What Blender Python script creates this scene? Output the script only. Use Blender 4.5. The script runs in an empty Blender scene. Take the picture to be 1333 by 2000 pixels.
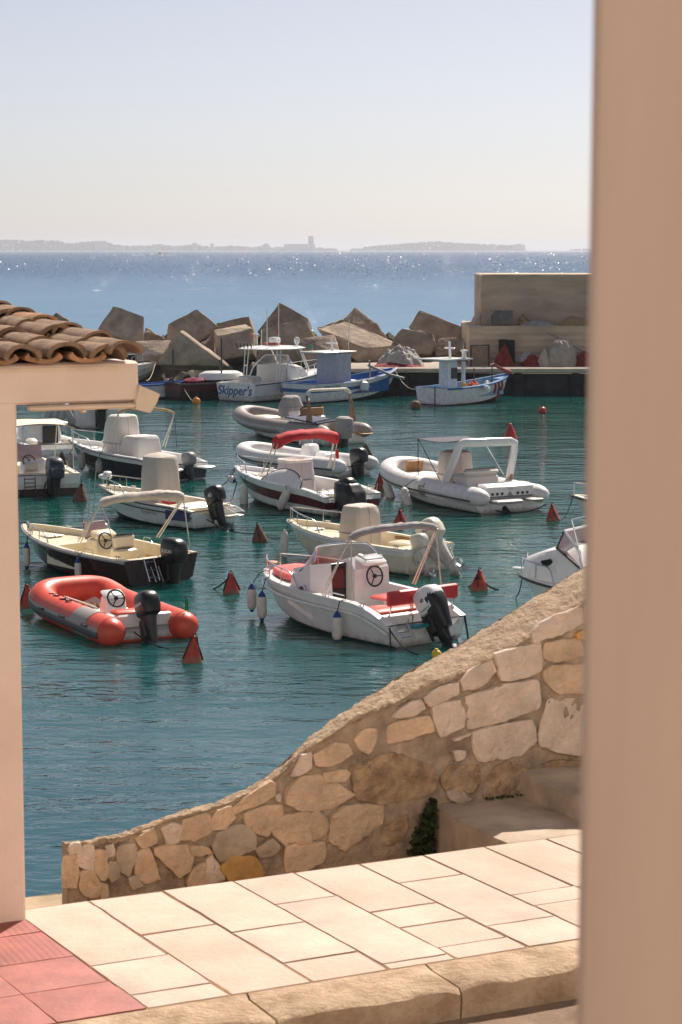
import bpy, bmesh, math, random
from mathutils import Vector, Matrix, noise, Euler
random.seed(7)
R=math.radians
sc=bpy.context.scene; COL=sc.collection
F=4200.0; PIT=math.atan(513/F); H=7.8
CAM=Vector((0,0,H))
def ray(px,py):
    x=(px-666.5)/F; y=(1000-py)/F
    return Vector((x, math.cos(PIT)+y*math.sin(PIT), -math.sin(PIT)+y*math.cos(PIT)))
def at(px,py,z=0.0):
    d=ray(px,py); return CAM+d*((z-H)/d.z)
def aty(px,py,Y):
    d=ray(px,py); return CAM+d*(Y/d.y)
def onplane(px,py,P,N):
    d=ray(px,py); return CAM+d*((P-CAM).dot(N)/d.dot(N))
# ---------------------------------------------------------------- materials
MATS={}
def lin(c): return tuple(c)+(1,)
def mat(name,col,rough=.5,var=.12,scale=5.0,bump=0.0,bscale=40.0,metal=0.0,coat=0.0,col2=None,stretch=None,spec=.5,detail=5,wl=False):
    if name in MATS: return MATS[name]
    m=bpy.data.materials.new(name); m.use_nodes=True; nt=m.node_tree; N=nt.nodes; Lk=nt.links
    b=N['Principled BSDF']; tc=N.new('ShaderNodeTexCoord'); src=tc.outputs['Object']
    if stretch:
        mp=N.new('ShaderNodeMapping'); mp.inputs['Scale'].default_value=stretch; Lk.new(src,mp.inputs[0]); src=mp.outputs[0]
    nz=N.new('ShaderNodeTexNoise'); nz.inputs['Scale'].default_value=scale; nz.inputs['Detail'].default_value=detail; nz.inputs['Roughness'].default_value=.6
    Lk.new(src,nz.inputs['Vector'])
    cr=N.new('ShaderNodeValToRGB')
    a=col; c2=col2 or tuple(min(1,x*(1-var*1.6)) for x in col)
    cr.color_ramp.elements[0].position=.34; cr.color_ramp.elements[1].position=.66
    cr.color_ramp.elements[0].color=lin(c2); cr.color_ramp.elements[1].color=lin(tuple(min(1,x*(1+var*.35)) for x in a))
    Lk.new(nz.outputs['Fac'],cr.inputs[0]); Lk.new(cr.outputs[0],b.inputs['Base Color'])
    if wl:      # scum and rust runs: slime above the waterline, faint vertical streaks on the sides
        sx=N.new('ShaderNodeSeparateXYZ'); Lk.new(tc.outputs['Object'],sx.inputs[0])
        n3=N.new('ShaderNodeTexNoise'); n3.inputs['Scale'].default_value=7; n3.inputs['Detail'].default_value=4; mp3=N.new('ShaderNodeMapping'); mp3.inputs['Scale'].default_value=(1,1,.25); Lk.new(tc.outputs['Object'],mp3.inputs[0]); Lk.new(mp3.outputs[0],n3.inputs['Vector'])
        ma=N.new('ShaderNodeMath'); ma.operation='MULTIPLY_ADD'; Lk.new(n3.outputs['Fac'],ma.inputs[0]); ma.inputs[1].default_value=-.22; Lk.new(sx.outputs['Z'],ma.inputs[2])
        m4=N.new('ShaderNodeMapRange'); m4.inputs['From Min'].default_value=-.08; m4.inputs['From Max'].default_value=.03; m4.inputs['To Min'].default_value=.62; m4.inputs['To Max'].default_value=0; Lk.new(ma.outputs[0],m4.inputs['Value'])
        st=N.new('ShaderNodeMapRange'); st.inputs['From Min'].default_value=.56; st.inputs['From Max'].default_value=.78; st.inputs['To Max'].default_value=.12; Lk.new(n3.outputs['Fac'],st.inputs['Value'])
        mxm=N.new('ShaderNodeMath'); mxm.operation='MAXIMUM'; Lk.new(m4.outputs[0],mxm.inputs[0]); Lk.new(st.outputs[0],mxm.inputs[1])
        m5=N.new('ShaderNodeMix'); m5.data_type='RGBA'; Lk.new(mxm.outputs[0],m5.inputs['Factor']); Lk.new(cr.outputs[0],m5.inputs['A']); m5.inputs['B'].default_value=(.20,.17,.10,1); Lk.new(m5.outputs['Result'],b.inputs['Base Color'])
    b.inputs['Roughness'].default_value=rough; b.inputs['Metallic'].default_value=metal
    b.inputs['Coat Weight'].default_value=coat; b.inputs['Specular IOR Level'].default_value=spec
    if bump:
        n2=N.new('ShaderNodeTexNoise'); n2.inputs['Scale'].default_value=bscale; n2.inputs['Detail'].default_value=8; n2.inputs['Roughness'].default_value=.65
        Lk.new(src,n2.inputs['Vector'])
        bp=N.new('ShaderNodeBump'); bp.inputs['Strength'].default_value=1; bp.inputs['Distance'].default_value=bump
        Lk.new(n2.outputs['Fac'],bp.inputs['Height']); Lk.new(bp.outputs[0],b.inputs['Normal'])
    MATS[name]=m; return m
def glassmat(name,col,alpha):
    m=bpy.data.materials.new(name); m.use_nodes=True; b=m.node_tree.nodes['Principled BSDF']
    N=m.node_tree.nodes; nz=N.new('ShaderNodeTexNoise'); nz.inputs['Scale'].default_value=3
    mr=N.new('ShaderNodeMapRange'); mr.inputs['To Min'].default_value=.04; mr.inputs['To Max'].default_value=.18
    m.node_tree.links.new(nz.outputs['Fac'],mr.inputs['Value']); m.node_tree.links.new(mr.outputs[0],b.inputs['Roughness'])
    b.inputs['Base Color'].default_value=lin(col); b.inputs['Alpha'].default_value=alpha; b.inputs['Coat Weight'].default_value=.4
    MATS[name]=m; return m
W=mat('white_gelcoat',(.84,.83,.82),.28,.06,3,coat=.25,wl=True)
WD=mat('weathered_white',(.66,.64,.60),.45,.18,4,wl=True)
CREAM=mat('cream_gelcoat',(.80,.70,.51),.35,.08,3,coat=.15)
CREAM2=mat('pale_cream',(.76,.70,.58),.4,.08,3,wl=True)
BROWNH=mat('maroon_hull',(.045,.014,.012),.22,.2,3,coat=.3)
MAROON=mat('maroon_band',(.12,.016,.02),.25,.2,3,coat=.2)
NAVY=mat('navy_hull',(.018,.024,.035),.22,.2,3,coat=.3)
BLACK=mat('black_plastic',(.016,.016,.018),.35,.2,8)
DARK=mat('dark_grey',(.05,.05,.055),.5,.2,8)
GREY=mat('mid_grey',(.28,.28,.29),.55,.15,8)
STEEL=mat('stainless_steel',(.72,.71,.70),.22,.08,20,metal=1)
PALEROD=mat('pale_tube',(.72,.66,.55),.35,.1,10)
REDV=mat('red_vinyl',(.62,.035,.035),.45,.1,6)
PINKV=mat('coral_vinyl',(.78,.13,.11),.5,.1,6)
REDC=mat('red_canvas',(.60,.02,.03),.75,.15,9,.003,60)
CANVAS=mat('beige_canvas',(.62,.55,.49),.85,.05,2.2,.006,16)
CANVASL=mat('cream_canvas',(.74,.66,.53),.85,.05,2.2,.006,16)
CANVASW=mat('pale_canvas',(.78,.73,.68),.85,.05,2.2,.006,16)
GREYC=mat('grey_canvas',(.38,.35,.36),.85,.06,2.2,.006,16)
BLUEC=mat('blue_canvas',(.035,.045,.10),.8,.15,7,.003,60)
TAN=mat('tan_vinyl',(.38,.20,.09),.55,.15,6)
TEAK=mat('teak',(.42,.22,.08),.6,.25,4,stretch=(1,12,1))
ORANGE=mat('orange_rubber',(.72,.085,.045),.42,.10,4,.001,50)
ORANGED=mat('faded_orange_rubber',(.66,.075,.04),.5,.15,4)
RIBW=mat('white_rubber',(.80,.78,.77),.45,.08,4,wl=True)
RIBG=mat('grey_rubber',(.34,.29,.27),.48,.1,4)
RIBLG=mat('pale_grey_rubber',(.46,.43,.43),.5,.1,4)
BLUEP=mat('blue_paint',(.035,.14,.42),.45,.2,5)
LBLUE=mat('light_blue_paint',(.20,.38,.62),.5,.2,5)
WOODW=mat('white_boat_paint',(.78,.79,.81),.45,.14,5,.002,30,wl=True)
LILAC=mat('lilac_paint',(.50,.50,.57),.5,.1,4)
AQUA=mat('pale_aqua_gelcoat',(.70,.77,.74),.3,.06,3,coat=.2,wl=True)
BUOYR=mat('buoy_red',(.52,.05,.03),.6,.3,9,col2=(.28,.035,.025),wl=True)
BUOYB=mat('buoy_brown',(.20,.09,.06),.75,.35,9,.006,50)
ROPE=mat('dark_rope',(.04,.035,.03),.9,.3,30)
ROPEL=mat('pale_rope',(.50,.44,.36),.9,.2,30)
FENB=mat('fender_blue',(.02,.06,.30),.4,.15,6)
FENW=mat('fender_white',(.70,.67,.63),.45,.1,6)
GLASS=glassmat('smoked_acrylic',(.20,.17,.17),.55)
GLASSP=glassmat('clear_acrylic',(.5,.47,.47),.35)
PINKG=glassmat('pink_acrylic',(.52,.36,.38),.75)
YEL=mat('yellow_plastic',(.70,.52,.05),.5,.15,8)
BUOYO=mat('buoy_orange',(.75,.28,.02),.45,.2,9)
GREENF=mat('green_cloth',(.02,.38,.10),.8,.15,9)
LETB=mat('blue_lettering',(.05,.10,.26),.4,.1,9)
LETD=mat('dark_lettering',(.05,.05,.06),.4,.1,9)
LETW=mat('white_lettering',(.72,.72,.72),.4,.1,9)
GREENL=mat('green_decal',(.02,.22,.10),.4,.1,9)
# ---------------------------------------------------------------- mesh builder
class M:
    def __init__(s): s.v=[];s.f=[];s.m=[];s.tr=Matrix()
    def add(s,vs,fs,mi=0):
        o=len(s.v); s.v+= [s.tr@Vector(p) for p in vs]
        for f in fs: s.f.append(tuple(i+o for i in f)); s.m.append(mi)
    def box(s,c,d,rot=(0,0,0),bev=.012,top=(1,1),mi=0,shift=(0,0)):
        hx,hy,hz=d[0]/2,d[1]/2,d[2]/2; b=min(bev,hx*.9,hy*.9,hz*.9)
        rings=[]
        def ring(ix,iy,z,t,sh):
            X=hx*t[0]-ix; Y=hy*t[1]-iy; bb=b
            return [(x+sh[0],y+sh[1],z) for x,y in ((X-bb,-Y),(X,-Y+bb),(X,Y-bb),(X-bb,Y),(-X+bb,Y),(-X,Y-bb),(-X,-Y+bb),(-X+bb,-Y))]
        one=(1,1);z0=(0,0)
        rings=[ring(b,b,-hz,one,z0),ring(0,0,-hz+b,one,z0),ring(0,0,hz-b,top,shift),ring(b,b,hz,top,shift)]
        E=Euler(rot).to_matrix(); C=Vector(c)
        vs=[C+E@Vector(p) for r in rings for p in r]
        fs=[]
        for k in range(3):
            for i in range(8):
                j=(i+1)%8; fs.append((k*8+i,k*8+j,(k+1)*8+j,(k+1)*8+i))
        fs.append(tuple(range(7,-1,-1))); fs.append(tuple(range(24,32)))
        s.add(vs,fs,mi)
    def loft(s,rings,cap=True,mi=0,closed=True,loop=False,mis=None):
        n=len(rings[0]); vs=[p for r in rings for p in r]; o=len(s.v)
        s.v+=[s.tr@Vector(p) for p in vs]
        K=len(rings) if loop else len(rings)-1
        for k in range(K):
            k2=(k+1)%len(rings)
            for i in range(n if closed else n-1):
                j=(i+1)%n; s.f.append((o+k*n+i,o+k*n+j,o+k2*n+j,o+k2*n+i)); s.m.append(mis[i] if mis else mi)
        if cap and not loop and closed:
            s.f.append(tuple(o+i for i in range(n-1,-1,-1))); s.m.append(mi)
            s.f.append(tuple(o+(len(rings)-1)*n+i for i in range(n))); s.m.append(mi)
    def tube(s,pts,r,n=7,closed=False,mi=0,sq=None,up=(0,0,1)):
        P=[Vector(p) for p in pts]; rings=[]; rs=r if isinstance(r,(list,tuple)) else [r]*len(P)
        for i,p in enumerate(P):
            if closed: t=P[(i+1)%len(P)]-P[i-1]
            else: t=P[min(i+1,len(P)-1)]-P[max(i-1,0)]
            if t.length<1e-9: t=Vector((1,0,0))
            t.normalize(); u=Vector(up)
            if abs(t.dot(u))>.97: u=Vector((1,0,.01))
            a=t.cross(u).normalized(); b=a.cross(t).normalized()
            q=sq or (1,1)
            rings.append([p+a*math.cos(2*math.pi*k/n)*rs[i]*q[0]+b*math.sin(2*math.pi*k/n)*rs[i]*q[1] for k in range(n)])
        s.loft(rings,mi=mi,loop=closed)
    def lathe(s,prof,c=(0,0,0),n=14,mi=0,rot=(0,0,0),mis=None):
        E=Euler(rot).to_matrix(); C=Vector(c)
        rings=[[C+E@Vector((r*math.cos(2*math.pi*k/n),r*math.sin(2*math.pi*k/n),z)) for k in range(n)] for r,z in prof]
        if mis is None: s.loft(rings,mi=mi)
        else:
            for i in range(len(rings)-1): s.loft(rings[i:i+2],cap=False,mi=mis[i])
            s.add(rings[0],[tuple(range(n-1,-1,-1))],mis[0]); s.add(rings[-1],[tuple(range(n))],mis[-1])
    def prism(s,poly,d,mi=0):
        d=Vector(d); P=[Vector(p) for p in poly]; n=len(P)
        vs=P+[p+d for p in P]; fs=[tuple(range(n)),tuple(range(2*n-1,n-1,-1))]
        for i in range(n): j=(i+1)%n; fs.append((i,i+n,j+n,j))
        s.add(vs,fs,mi)
    def grid(s,fn,nu,nv,mi=0):
        vs=[fn(i/nu,j/nv) for i in range(nu+1) for j in range(nv+1)]; n=nv+1
        s.add(vs,[(i*n+j,(i+1)*n+j,(i+1)*n+j+1,i*n+j+1) for i in range(nu) for j in range(nv)],mi)
    def torus(s,c,Rr,r,rot=(0,0,0),n=20,k=6,mi=0):
        E=Euler(rot).to_matrix(); C=Vector(c)
        rings=[[C+E@Vector(((Rr+r*math.cos(2*math.pi*j/k))*math.cos(2*math.pi*i/n),(Rr+r*math.cos(2*math.pi*j/k))*math.sin(2*math.pi*i/n),r*math.sin(2*math.pi*j/k))) for j in range(k)] for i in range(n)]
        s.loft(rings,loop=True,mi=mi)
    def wobble(s,a,sc=3,seed=0,start=0):
        o=Vector((seed*3.7,seed*1.3,seed*.7))
        for i in range(start,len(s.v)): s.v[i]=s.v[i]+noise.noise_vector(s.v[i]*sc+o)*a
    def build(s,name,mats,parent=None,smooth=40,fixn=True):
        me=bpy.data.meshes.new(name); me.from_pydata([tuple(p) for p in s.v],[],s.f)
        ms=mats if isinstance(mats,(list,tuple)) else [mats]
        for m_ in ms: me.materials.append(m_)
        if len(ms)>1:
            for p,i in zip(me.polygons,s.m): p.material_index=i
        if fixn:
            bm=bmesh.new(); bm.from_mesh(me); bmesh.ops.recalc_face_normals(bm,faces=bm.faces); bm.to_mesh(me); bm.free()
        if smooth:
            me.polygons.foreach_set('use_smooth',[True]*len(me.polygons)); me.set_sharp_from_angle(angle=R(smooth))
        o=bpy.data.objects.new(name,me); COL.objects.link(o)
        if parent is not None: o.parent=parent
        return o
def tag(o,label,cat,group=None,kind=None):
    o['label']=label; o['category']=cat
    if group: o['group']=group
    if kind: o['kind']=kind
    return o
def struct(o): o['kind']='structure'; return o
def empty(name,loc,rz=0):
    o=bpy.data.objects.new(name,None); o.empty_display_size=.1; COL.objects.link(o); o.location=loc; o.rotation_euler=(0,0,rz); return o
def text(body,size,loc,rot,m,parent,shear=0,ext=.003,bold=0,name='lettering'):
    c=bpy.data.curves.new(name,'FONT'); c.body=body; c.size=size; c.extrude=ext; c.shear=shear; c.offset=bold; c.align_x='CENTER'; c.align_y='CENTER'
    c.materials.append(m); o=bpy.data.objects.new(name,c); COL.objects.link(o); o.location=loc; o.rotation_euler=rot; o.parent=parent; return o
def rrect(cx,cy,z,hx,hy,p=4,n=24,wob=0,seed=0,folds=0):
    out=[]
    for k in range(n):
        t=2*math.pi*k/n; c,s_=math.cos(t),math.sin(t)
        x=math.copysign(abs(c)**(2/p),c); y=math.copysign(abs(s_)**(2/p),s_)
        w=1+wob*(noise.noise(Vector((c*1.7+seed,s_*1.7,z*3)))+ .5*math.sin(folds*t+seed+z*2))
        out.append((cx+hx*x*w,cy+hy*y*w,z))
    return out
def arc(p0,p1,h,n=10,ax=Vector((0,0,1))):
    p0=Vector(p0);p1=Vector(p1); return [p0.lerp(p1,i/n)+ax*(h*4*(i/n)*(1-i/n)) for i in range(n+1)]
def hoop(y,z0,z1,x0,x1,rc=.18,n=5,y2=None):
    """inverted-U from (x0,-y,z0) over (x1,..,z1) to (x0,y,z0)"""
    y2=y if y2 is None else y2; P=[(x0,-y,z0)]
    for k in range(n+1):
        t=math.pi/2*k/n; P.append((x1,-y2+rc-rc*math.cos(t),z1-rc+rc*math.sin(t)))
    for k in range(n+1):
        t=math.pi/2*(1-k/n); P.append((x1,y2-rc+rc*math.cos(t),z1-rc+rc*math.sin(t)))
    P.append((x0,y,z0)); return P
HAZE_D=1.2e-4
# ================================================================ camera, light, sky
cam=bpy.data.cameras.new('camera'); co=bpy.data.objects.new('camera',cam); COL.objects.link(co)
cam.sensor_fit='VERTICAL'; cam.sensor_height=36; cam.lens=36*F/2000; cam.clip_start=.1; cam.clip_end=120000
co.location=CAM; co.rotation_euler=(R(90)-PIT,0,0); sc.camera=co
cam.dof.use_dof=True; cam.dof.focus_distance=48; cam.dof.aperture_fstop=75.6/6.5
SAZ,SEL=R(21),R(47)
sun=bpy.data.lights.new('sun','SUN'); sun.energy=4.9; sun.angle=R(.53); sun.color=(1,.90,.78)
so=bpy.data.objects.new('sun',sun); COL.objects.link(so)
sd=Vector((math.sin(SAZ)*math.cos(SEL),math.cos(SAZ)*math.cos(SEL),math.sin(SEL)))
so.rotation_euler=sd.to_track_quat('Z','Y').to_euler(); so.location=(0,-20,60)
w=bpy.data.worlds.new('World'); sc.world=w; w.use_nodes=True; nt=w.node_tree
sky=nt.nodes.new('ShaderNodeTexSky'); sky.sky_type='NISHITA'; sky.sun_disc=False; sky.sun_elevation=SEL; sky.sun_rotation=SAZ
sky.air_density=.6; sky.dust_density=.9; sky.ozone_density=1.0; sky.altitude=0
hs=nt.nodes.new('ShaderNodeHueSaturation'); hs.inputs['Saturation'].default_value=.6
nt.links.new(sky.outputs[0],hs.inputs['Color'])
wb=nt.nodes.new('ShaderNodeMix'); wb.data_type='RGBA'; wb.blend_type='MULTIPLY'; wb.inputs['Factor'].default_value=1; wb.inputs['B'].default_value=(1.0,.955,.945,1)
nt.links.new(hs.outputs[0],wb.inputs['A']); nt.links.new(wb.outputs['Result'],nt.nodes['Background'].inputs[0]); nt.nodes['Background'].inputs[1].default_value=.071
sc.view_settings.view_transform='Standard'; sc.view_settings.look='None'; sc.view_settings.exposure=0.5; sc.view_settings.gamma=1
sc.render.engine='CYCLES'; sc.cycles.use_denoising=True; sc.cycles.max_bounces=8; sc.cycles.transparent_max_bounces=12
sc.cycles.sample_clamp_indirect=6; sc.cycles.volume_bounces=0
# ================================================================ water
def watermat(name,shallow,deep,amp,sc1,patch,fmax,far=None,sss=None):
    m=bpy.data.materials.new(name); m.use_nodes=True; nt=m.node_tree; N=nt.nodes; Lk=nt.links; N.remove(N['Principled BSDF'])
    df=N.new('ShaderNodeSubsurfaceScattering' if sss else 'ShaderNodeBsdfDiffuse'); gl=N.new('ShaderNodeBsdfGlossy'); gl.inputs['Roughness'].default_value=.03; mx=N.new('ShaderNodeMixShader'); fr=N.new('ShaderNodeFresnel'); fr.inputs['IOR'].default_value=1.333
    if sss: df.falloff='BURLEY'; df.inputs['Scale'].default_value=sss; df.inputs['Radius'].default_value=(.12,1.0,.62)
    mn=N.new('ShaderNodeMath'); mn.operation='MINIMUM'; mn.inputs[1].default_value=fmax
    Lk.new(fr.outputs[0],mn.inputs[0]); Lk.new(mn.outputs[0],mx.inputs[0]); Lk.new(df.outputs[0],mx.inputs[1]); Lk.new(gl.outputs[0],mx.inputs[2]); Lk.new(mx.outputs[0],N['Material Output'].inputs['Surface'])
    tc=N.new('ShaderNodeTexCoord')
    nz=N.new('ShaderNodeTexNoise'); nz.inputs['Scale'].default_value=patch; nz.inputs['Detail'].default_value=4
    mp0=N.new('ShaderNodeMapping'); mp0.inputs['Scale'].default_value=(1,.35,1); Lk.new(tc.outputs['Object'],mp0.inputs[0]); Lk.new(mp0.outputs[0],nz.inputs['Vector'])
    cr=N.new('ShaderNodeValToRGB'); cr.color_ramp.elements[0].position=.36; cr.color_ramp.elements[1].position=.64
    cr.color_ramp.elements[0].color=lin(deep); cr.color_ramp.elements[1].color=lin(shallow)
    Lk.new(nz.outputs['Fac'],cr.inputs[0]); colr=cr.outputs[0]
    if far:                       # the bottom drops away from the shore: paler over the shallows
        sx=N.new('ShaderNodeSeparateXYZ'); Lk.new(tc.outputs['Object'],sx.inputs[0]); mr0=N.new('ShaderNodeMapRange'); mr0.inputs['From Min'].default_value=far[1]; mr0.inputs['From Max'].default_value=far[2]; mr0.interpolation_type='SMOOTHSTEP'
        Lk.new(sx.outputs['Y'],mr0.inputs['Value']); m2=N.new('ShaderNodeMix'); m2.data_type='RGBA'; Lk.new(mr0.outputs[0],m2.inputs['Factor']); Lk.new(colr,m2.inputs['A']); m2.inputs['B'].default_value=lin(far[0]); colr=m2.outputs['Result']
    Lk.new(colr,df.inputs['Color'])
    def layer(scale,st,rot,det=3,dist=.0):
        mp=N.new('ShaderNodeMapping'); mp.inputs['Scale'].default_value=st; mp.inputs['Rotation'].default_value=(0,0,R(rot))
        Lk.new(tc.outputs['Object'],mp.inputs[0])
        n=N.new('ShaderNodeTexNoise'); n.inputs['Scale'].default_value=scale; n.inputs['Detail'].default_value=det; n.inputs['Distortion'].default_value=dist
        Lk.new(mp.outputs[0],n.inputs['Vector']); return n.outputs['Fac']
    ls=[(layer(sc1,(1,2.1,1),14,4,.4),1.0),(layer(sc1*.33,(1,1.7,1),-12,2),1.7),(layer(sc1*3.1,(1,1.6,1),30,3),.30)]
    acc=None
    for o,wt in ls:
        mu=N.new('ShaderNodeMath'); mu.operation='MULTIPLY'; Lk.new(o,mu.inputs[0]); mu.inputs[1].default_value=wt
        if acc is None: acc=mu.outputs[0]
        else:
            ad=N.new('ShaderNodeMath'); ad.operation='ADD'; Lk.new(acc,ad.inputs[0]); Lk.new(mu.outputs[0],ad.inputs[1]); acc=ad.outputs[0]
    # broad calmer and breezier patches
    cal=layer(.09,(.6,1.4,1),0,2); mr=N.new('ShaderNodeMapRange'); mr.inputs['From Min'].default_value=.35; mr.inputs['From Max'].default_value=.65
    mr.inputs['To Min'].default_value=.55; mr.inputs['To Max'].default_value=1.15; Lk.new(cal,mr.inputs['Value'])
    mu=N.new('ShaderNodeMath'); mu.operation='MULTIPLY'; Lk.new(acc,mu.inputs[0]); Lk.new(mr.outputs[0],mu.inputs[1])
    bp=N.new('ShaderNodeBump'); bp.inputs['Strength'].default_value=1; bp.inputs['Distance'].default_value=amp
    Lk.new(mu.outputs[0],bp.inputs['Height'])
    for x in (gl,fr): Lk.new(bp.outputs[0],x.inputs['Normal'])
    MATS[name]=m; return m
HARB=watermat('harbour_water',(.038,.104,.128),(.022,.076,.102),.066,1.0,.16,1.0,((.006,.070,.063),26,50),1.4)
SEA=watermat('open_sea_water',(.12,.23,.35),(.10,.205,.325),.5,.9,.02,.42,((.035,.10,.205),150,900))
YQ=at(950,772,0).y            # quay front
ysplit=YQ+14
m=M(); m.add([(-150,-40,0),(150,-40,0),(150,ysplit,0),(-150,ysplit,0)],[(0,1,2,3)]); struct(m.build('harbour_water',HARB))
m=M(); S=30000
m.add([(-150,ysplit,0),(150,ysplit,0),(S,S,0),(-S,S,0),(-150,-40,0),(150,-40,0),(S,-3000,0),(-S,-3000,0)],[(0,1,2,3),(0,3,7,4),(1,5,6,2),(4,7,6,5)]); struct(m.build('sea',SEA))
GLINT=bpy.data.materials.new('glint_facet_water'); GLINT.use_nodes=True; _b=GLINT.node_tree.nodes['Principled BSDF']; _b.inputs['Base Color'].default_value=(.05,.12,.2,1); _b.inputs['Roughness'].default_value=.28; _b.inputs['IOR'].default_value=1.333
m=M(); rnd=random.Random(21)  # randomly tilted glossy facets, added on the sea to make sun sparkles
for k in range(17000):
    py=488+rnd.uniform(8,62)*rnd.random()**.3; px=rnd.uniform(-60,1420)
    p=at(px,py,0); dd=p.y; s_=dd/4200*rnd.uniform(.75,1.5); t=rnd.gauss(0,R(19)); az=rnd.uniform(0,2*math.pi); u=Vector((math.cos(az),math.sin(az),0)); w_=Vector((-math.sin(az)*math.cos(t),math.cos(az)*math.cos(t),math.sin(t)))
    c=p+Vector((0,0,s_*.5*abs(math.sin(t))+.01)); m.add([c-u*s_*.6-w_*s_*.6,c+u*s_*.6-w_*s_*.6,c+u*s_*.6+w_*s_*.6,c-u*s_*.6+w_*s_*.6],[(0,1,2,3)])
o=m.build('glint_facets',GLINT,smooth=0,fixn=False); tag(o,'small glossy facets added over the open sea to catch sun glints','glint_facets',kind='stuff')
# haze box
hz=bpy.data.materials.new('haze_air'); hz.use_nodes=True; n=hz.node_tree.nodes; n.remove(n['Principled BSDF'])
pv=n.new('ShaderNodeVolumePrincipled'); pv.inputs['Color'].default_value=(.78,.82,.92,1); pv.inputs['Density'].default_value=HAZE_D; pv.inputs['Anisotropy'].default_value=.35
hz.node_tree.links.new(pv.outputs[0],n['Material Output'].inputs['Volume'])
m=M(); S=31000; z0,z1=-3.5,62
m.add([(-S,-4000,z0),(S,-4000,z0),(S,S,z0),(-S,S,z0),(-S,-4000,z1),(S,-4000,z1),(S,S,z1),(-S,S,z1)],[(0,3,2,1),(4,5,6,7),(0,1,5,4),(1,2,6,5),(2,3,7,6),(3,0,4,7)])
o=m.build('haze',hz,smooth=0); o['kind']='stuff'
# ================================================================ far coast
DC=9000.0
COASTM=mat('far_coast_foliage',(.07,.085,.05),.9,.3,.02)
SAND=mat('far_beach_sand',(.62,.55,.44),.9,.1,.01)
FARB=mat('far_building_render',(.42,.38,.34),.8,.15,.03)
FARB2=mat('far_tower_render',(.30,.28,.28),.8,.15,.03)
def cx_(px,D=DC): return aty(px,489,D).x
def cz_(py,D=DC): return aty(666,py,D).z
m=M()
m.add([(cx_(-400),DC-30,-1),(cx_(1320),DC-30,-1),(cx_(1320),DC+400,1.5),(cx_(-400),DC+400,1.5),(cx_(-400),DC-10,1.0),(cx_(1320),DC-10,1.0)],[(0,1,5,4),(4,5,2,3)])
struct(m.build('beach',SAND,smooth=0))
env=[(-400,470),(0,469),(25,468),(60,471),(75,469),(110,470),(130,475),(165,473),(200,471),(225,478),(240,480),(290,480),(312,477),(345,481),(380,477),(410,482),(450,480),(500,483),(520,478),(535,485),(555,483),(580,484),(612,483),(640,485),(658,489.5)]
env2=[(688,489.5),(705,486),(712,483),(740,480),(780,477),(830,473),(850,471.5),(880,474),(900,475),(940,477),(965,478),(1000,479),(1020,480),(1027,488)]
env3=[(1118,489.2),(1135,487.6),(1150,486.6),(1165,485.6),(1330,484)]
def coast(env,name,label,D,step=3.2,dens=4):
    m=M(); rnd=random.Random(3)
    x=env[0][0]
    while x<env[-1][0]:
        for (a,ya),(b,yb) in zip(env,env[1:]):
            if a<=x<=b: y=ya+(yb-ya)*(x-a)/(b-a)
        zt=max(1.5,cz_(y,D))
        for k in range(dens):
            xx=cx_(x+rnd.uniform(-2,2),D); r=rnd.uniform(5,10); zc=max(.3,zt*(k+1)/dens - r*rnd.uniform(.5,1.0))
            vs=[];n=7
            rr=[(r*.55,-r*.8),(r,-r*.1),(r*.85,r*.45),(r*.35,r*.85)]
            yy=D+20+rnd.uniform(-12,12)+k*6
            m.lathe([(a*rnd.uniform(.8,1.2),b) for a,b in rr],(xx,yy,max(zc,r*.3)),n)
        x+=step
    m.wobble(2,.15)
    o=m.build(name,COASTM,smooth=60); tag(o,label,'trees',kind='stuff'); return o
coast(env,'coast_trees','hazy line of treetops along the left half of the far shore',DC)
coast(env2,'hill_trees','hazy wooded rise on the far shore to the right of the tall tower',DC+80)
coast(env3,'islet_trees','low faint strip of land at the horizon beside the near pillar',DC+600,4,1)
def farb(name,label,cat,rects,mt,D=DC,dep=18,group='buildings on the far shore'):
    r=empty(name,(cx_((rects[0][0]+rects[0][2])/2,D),D,0)); 
    if len(rects)==1: pass
    m=M()
    for (xa,ya,xb,yb) in rects:
        X0,X1=cx_(xa,D),cx_(xb,D); Z1=cz_(ya,D); Z0=max(0,cz_(yb,D)) if yb<488 else 0
        m.box(((X0+X1)/2-r.location.x,dep/2,(Z0+Z1)/2),(X1-X0,dep,Z1-Z0),bev=.3)
    m.build('wall',mt,r,smooth=30)
    tag(r,label,cat,group); return r
farb('tower_block','tall narrow tower standing above the far shoreline','tower',[(602.5,461,613,490)],FARB2,DC-8)
farb('apartment_block','long low hazy block at the foot of the tall tower on the far shore','building',[(555,476.5,602,490),(613,477.5,616,490)],FARB,DC-6)
farb('apartment_block','wide flat topped building rising above the trees at the far left shore','building',[(186,470.5,208,490)],FARB,DC-4)
farb('house','slim hazy house on the far shore, the left of two upright ones near the middle','building',[(376,474.5,385,490)],FARB,DC-4)
farb('house','hazy square house on the far shore, midway between the church spire and the long block','building',[(411,475.5,418,490)],FARB,DC-4)
farb('house','hazy stepped building on the far shore just left of the long low block','building',[(512,478.5,528,490),(516,475.5,524,479)],FARB,DC-4)
farb('villa','boxy hazy building at the right end of the wooded rise','building',[(1003,478,1026,490),(1008,476.5,1020,479)],FARB,DC+60)
farb('villa','small pale house before the wooded rise, left of its boxy end building','building',[(962,480,970,490)],FARB,DC+60)
farb('house','low wide house by the far beach just right of the flat topped building','building',[(225,483,243,490)],FARB,DC-14)
farb('house','small low house by the far beach just left of the long block','building',[(538,482,552,490)],FARB,DC-4)
farb('house','low house on the far beach below the church spire','building',[(287,484,304,490)],FARB,DC-14)
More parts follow.
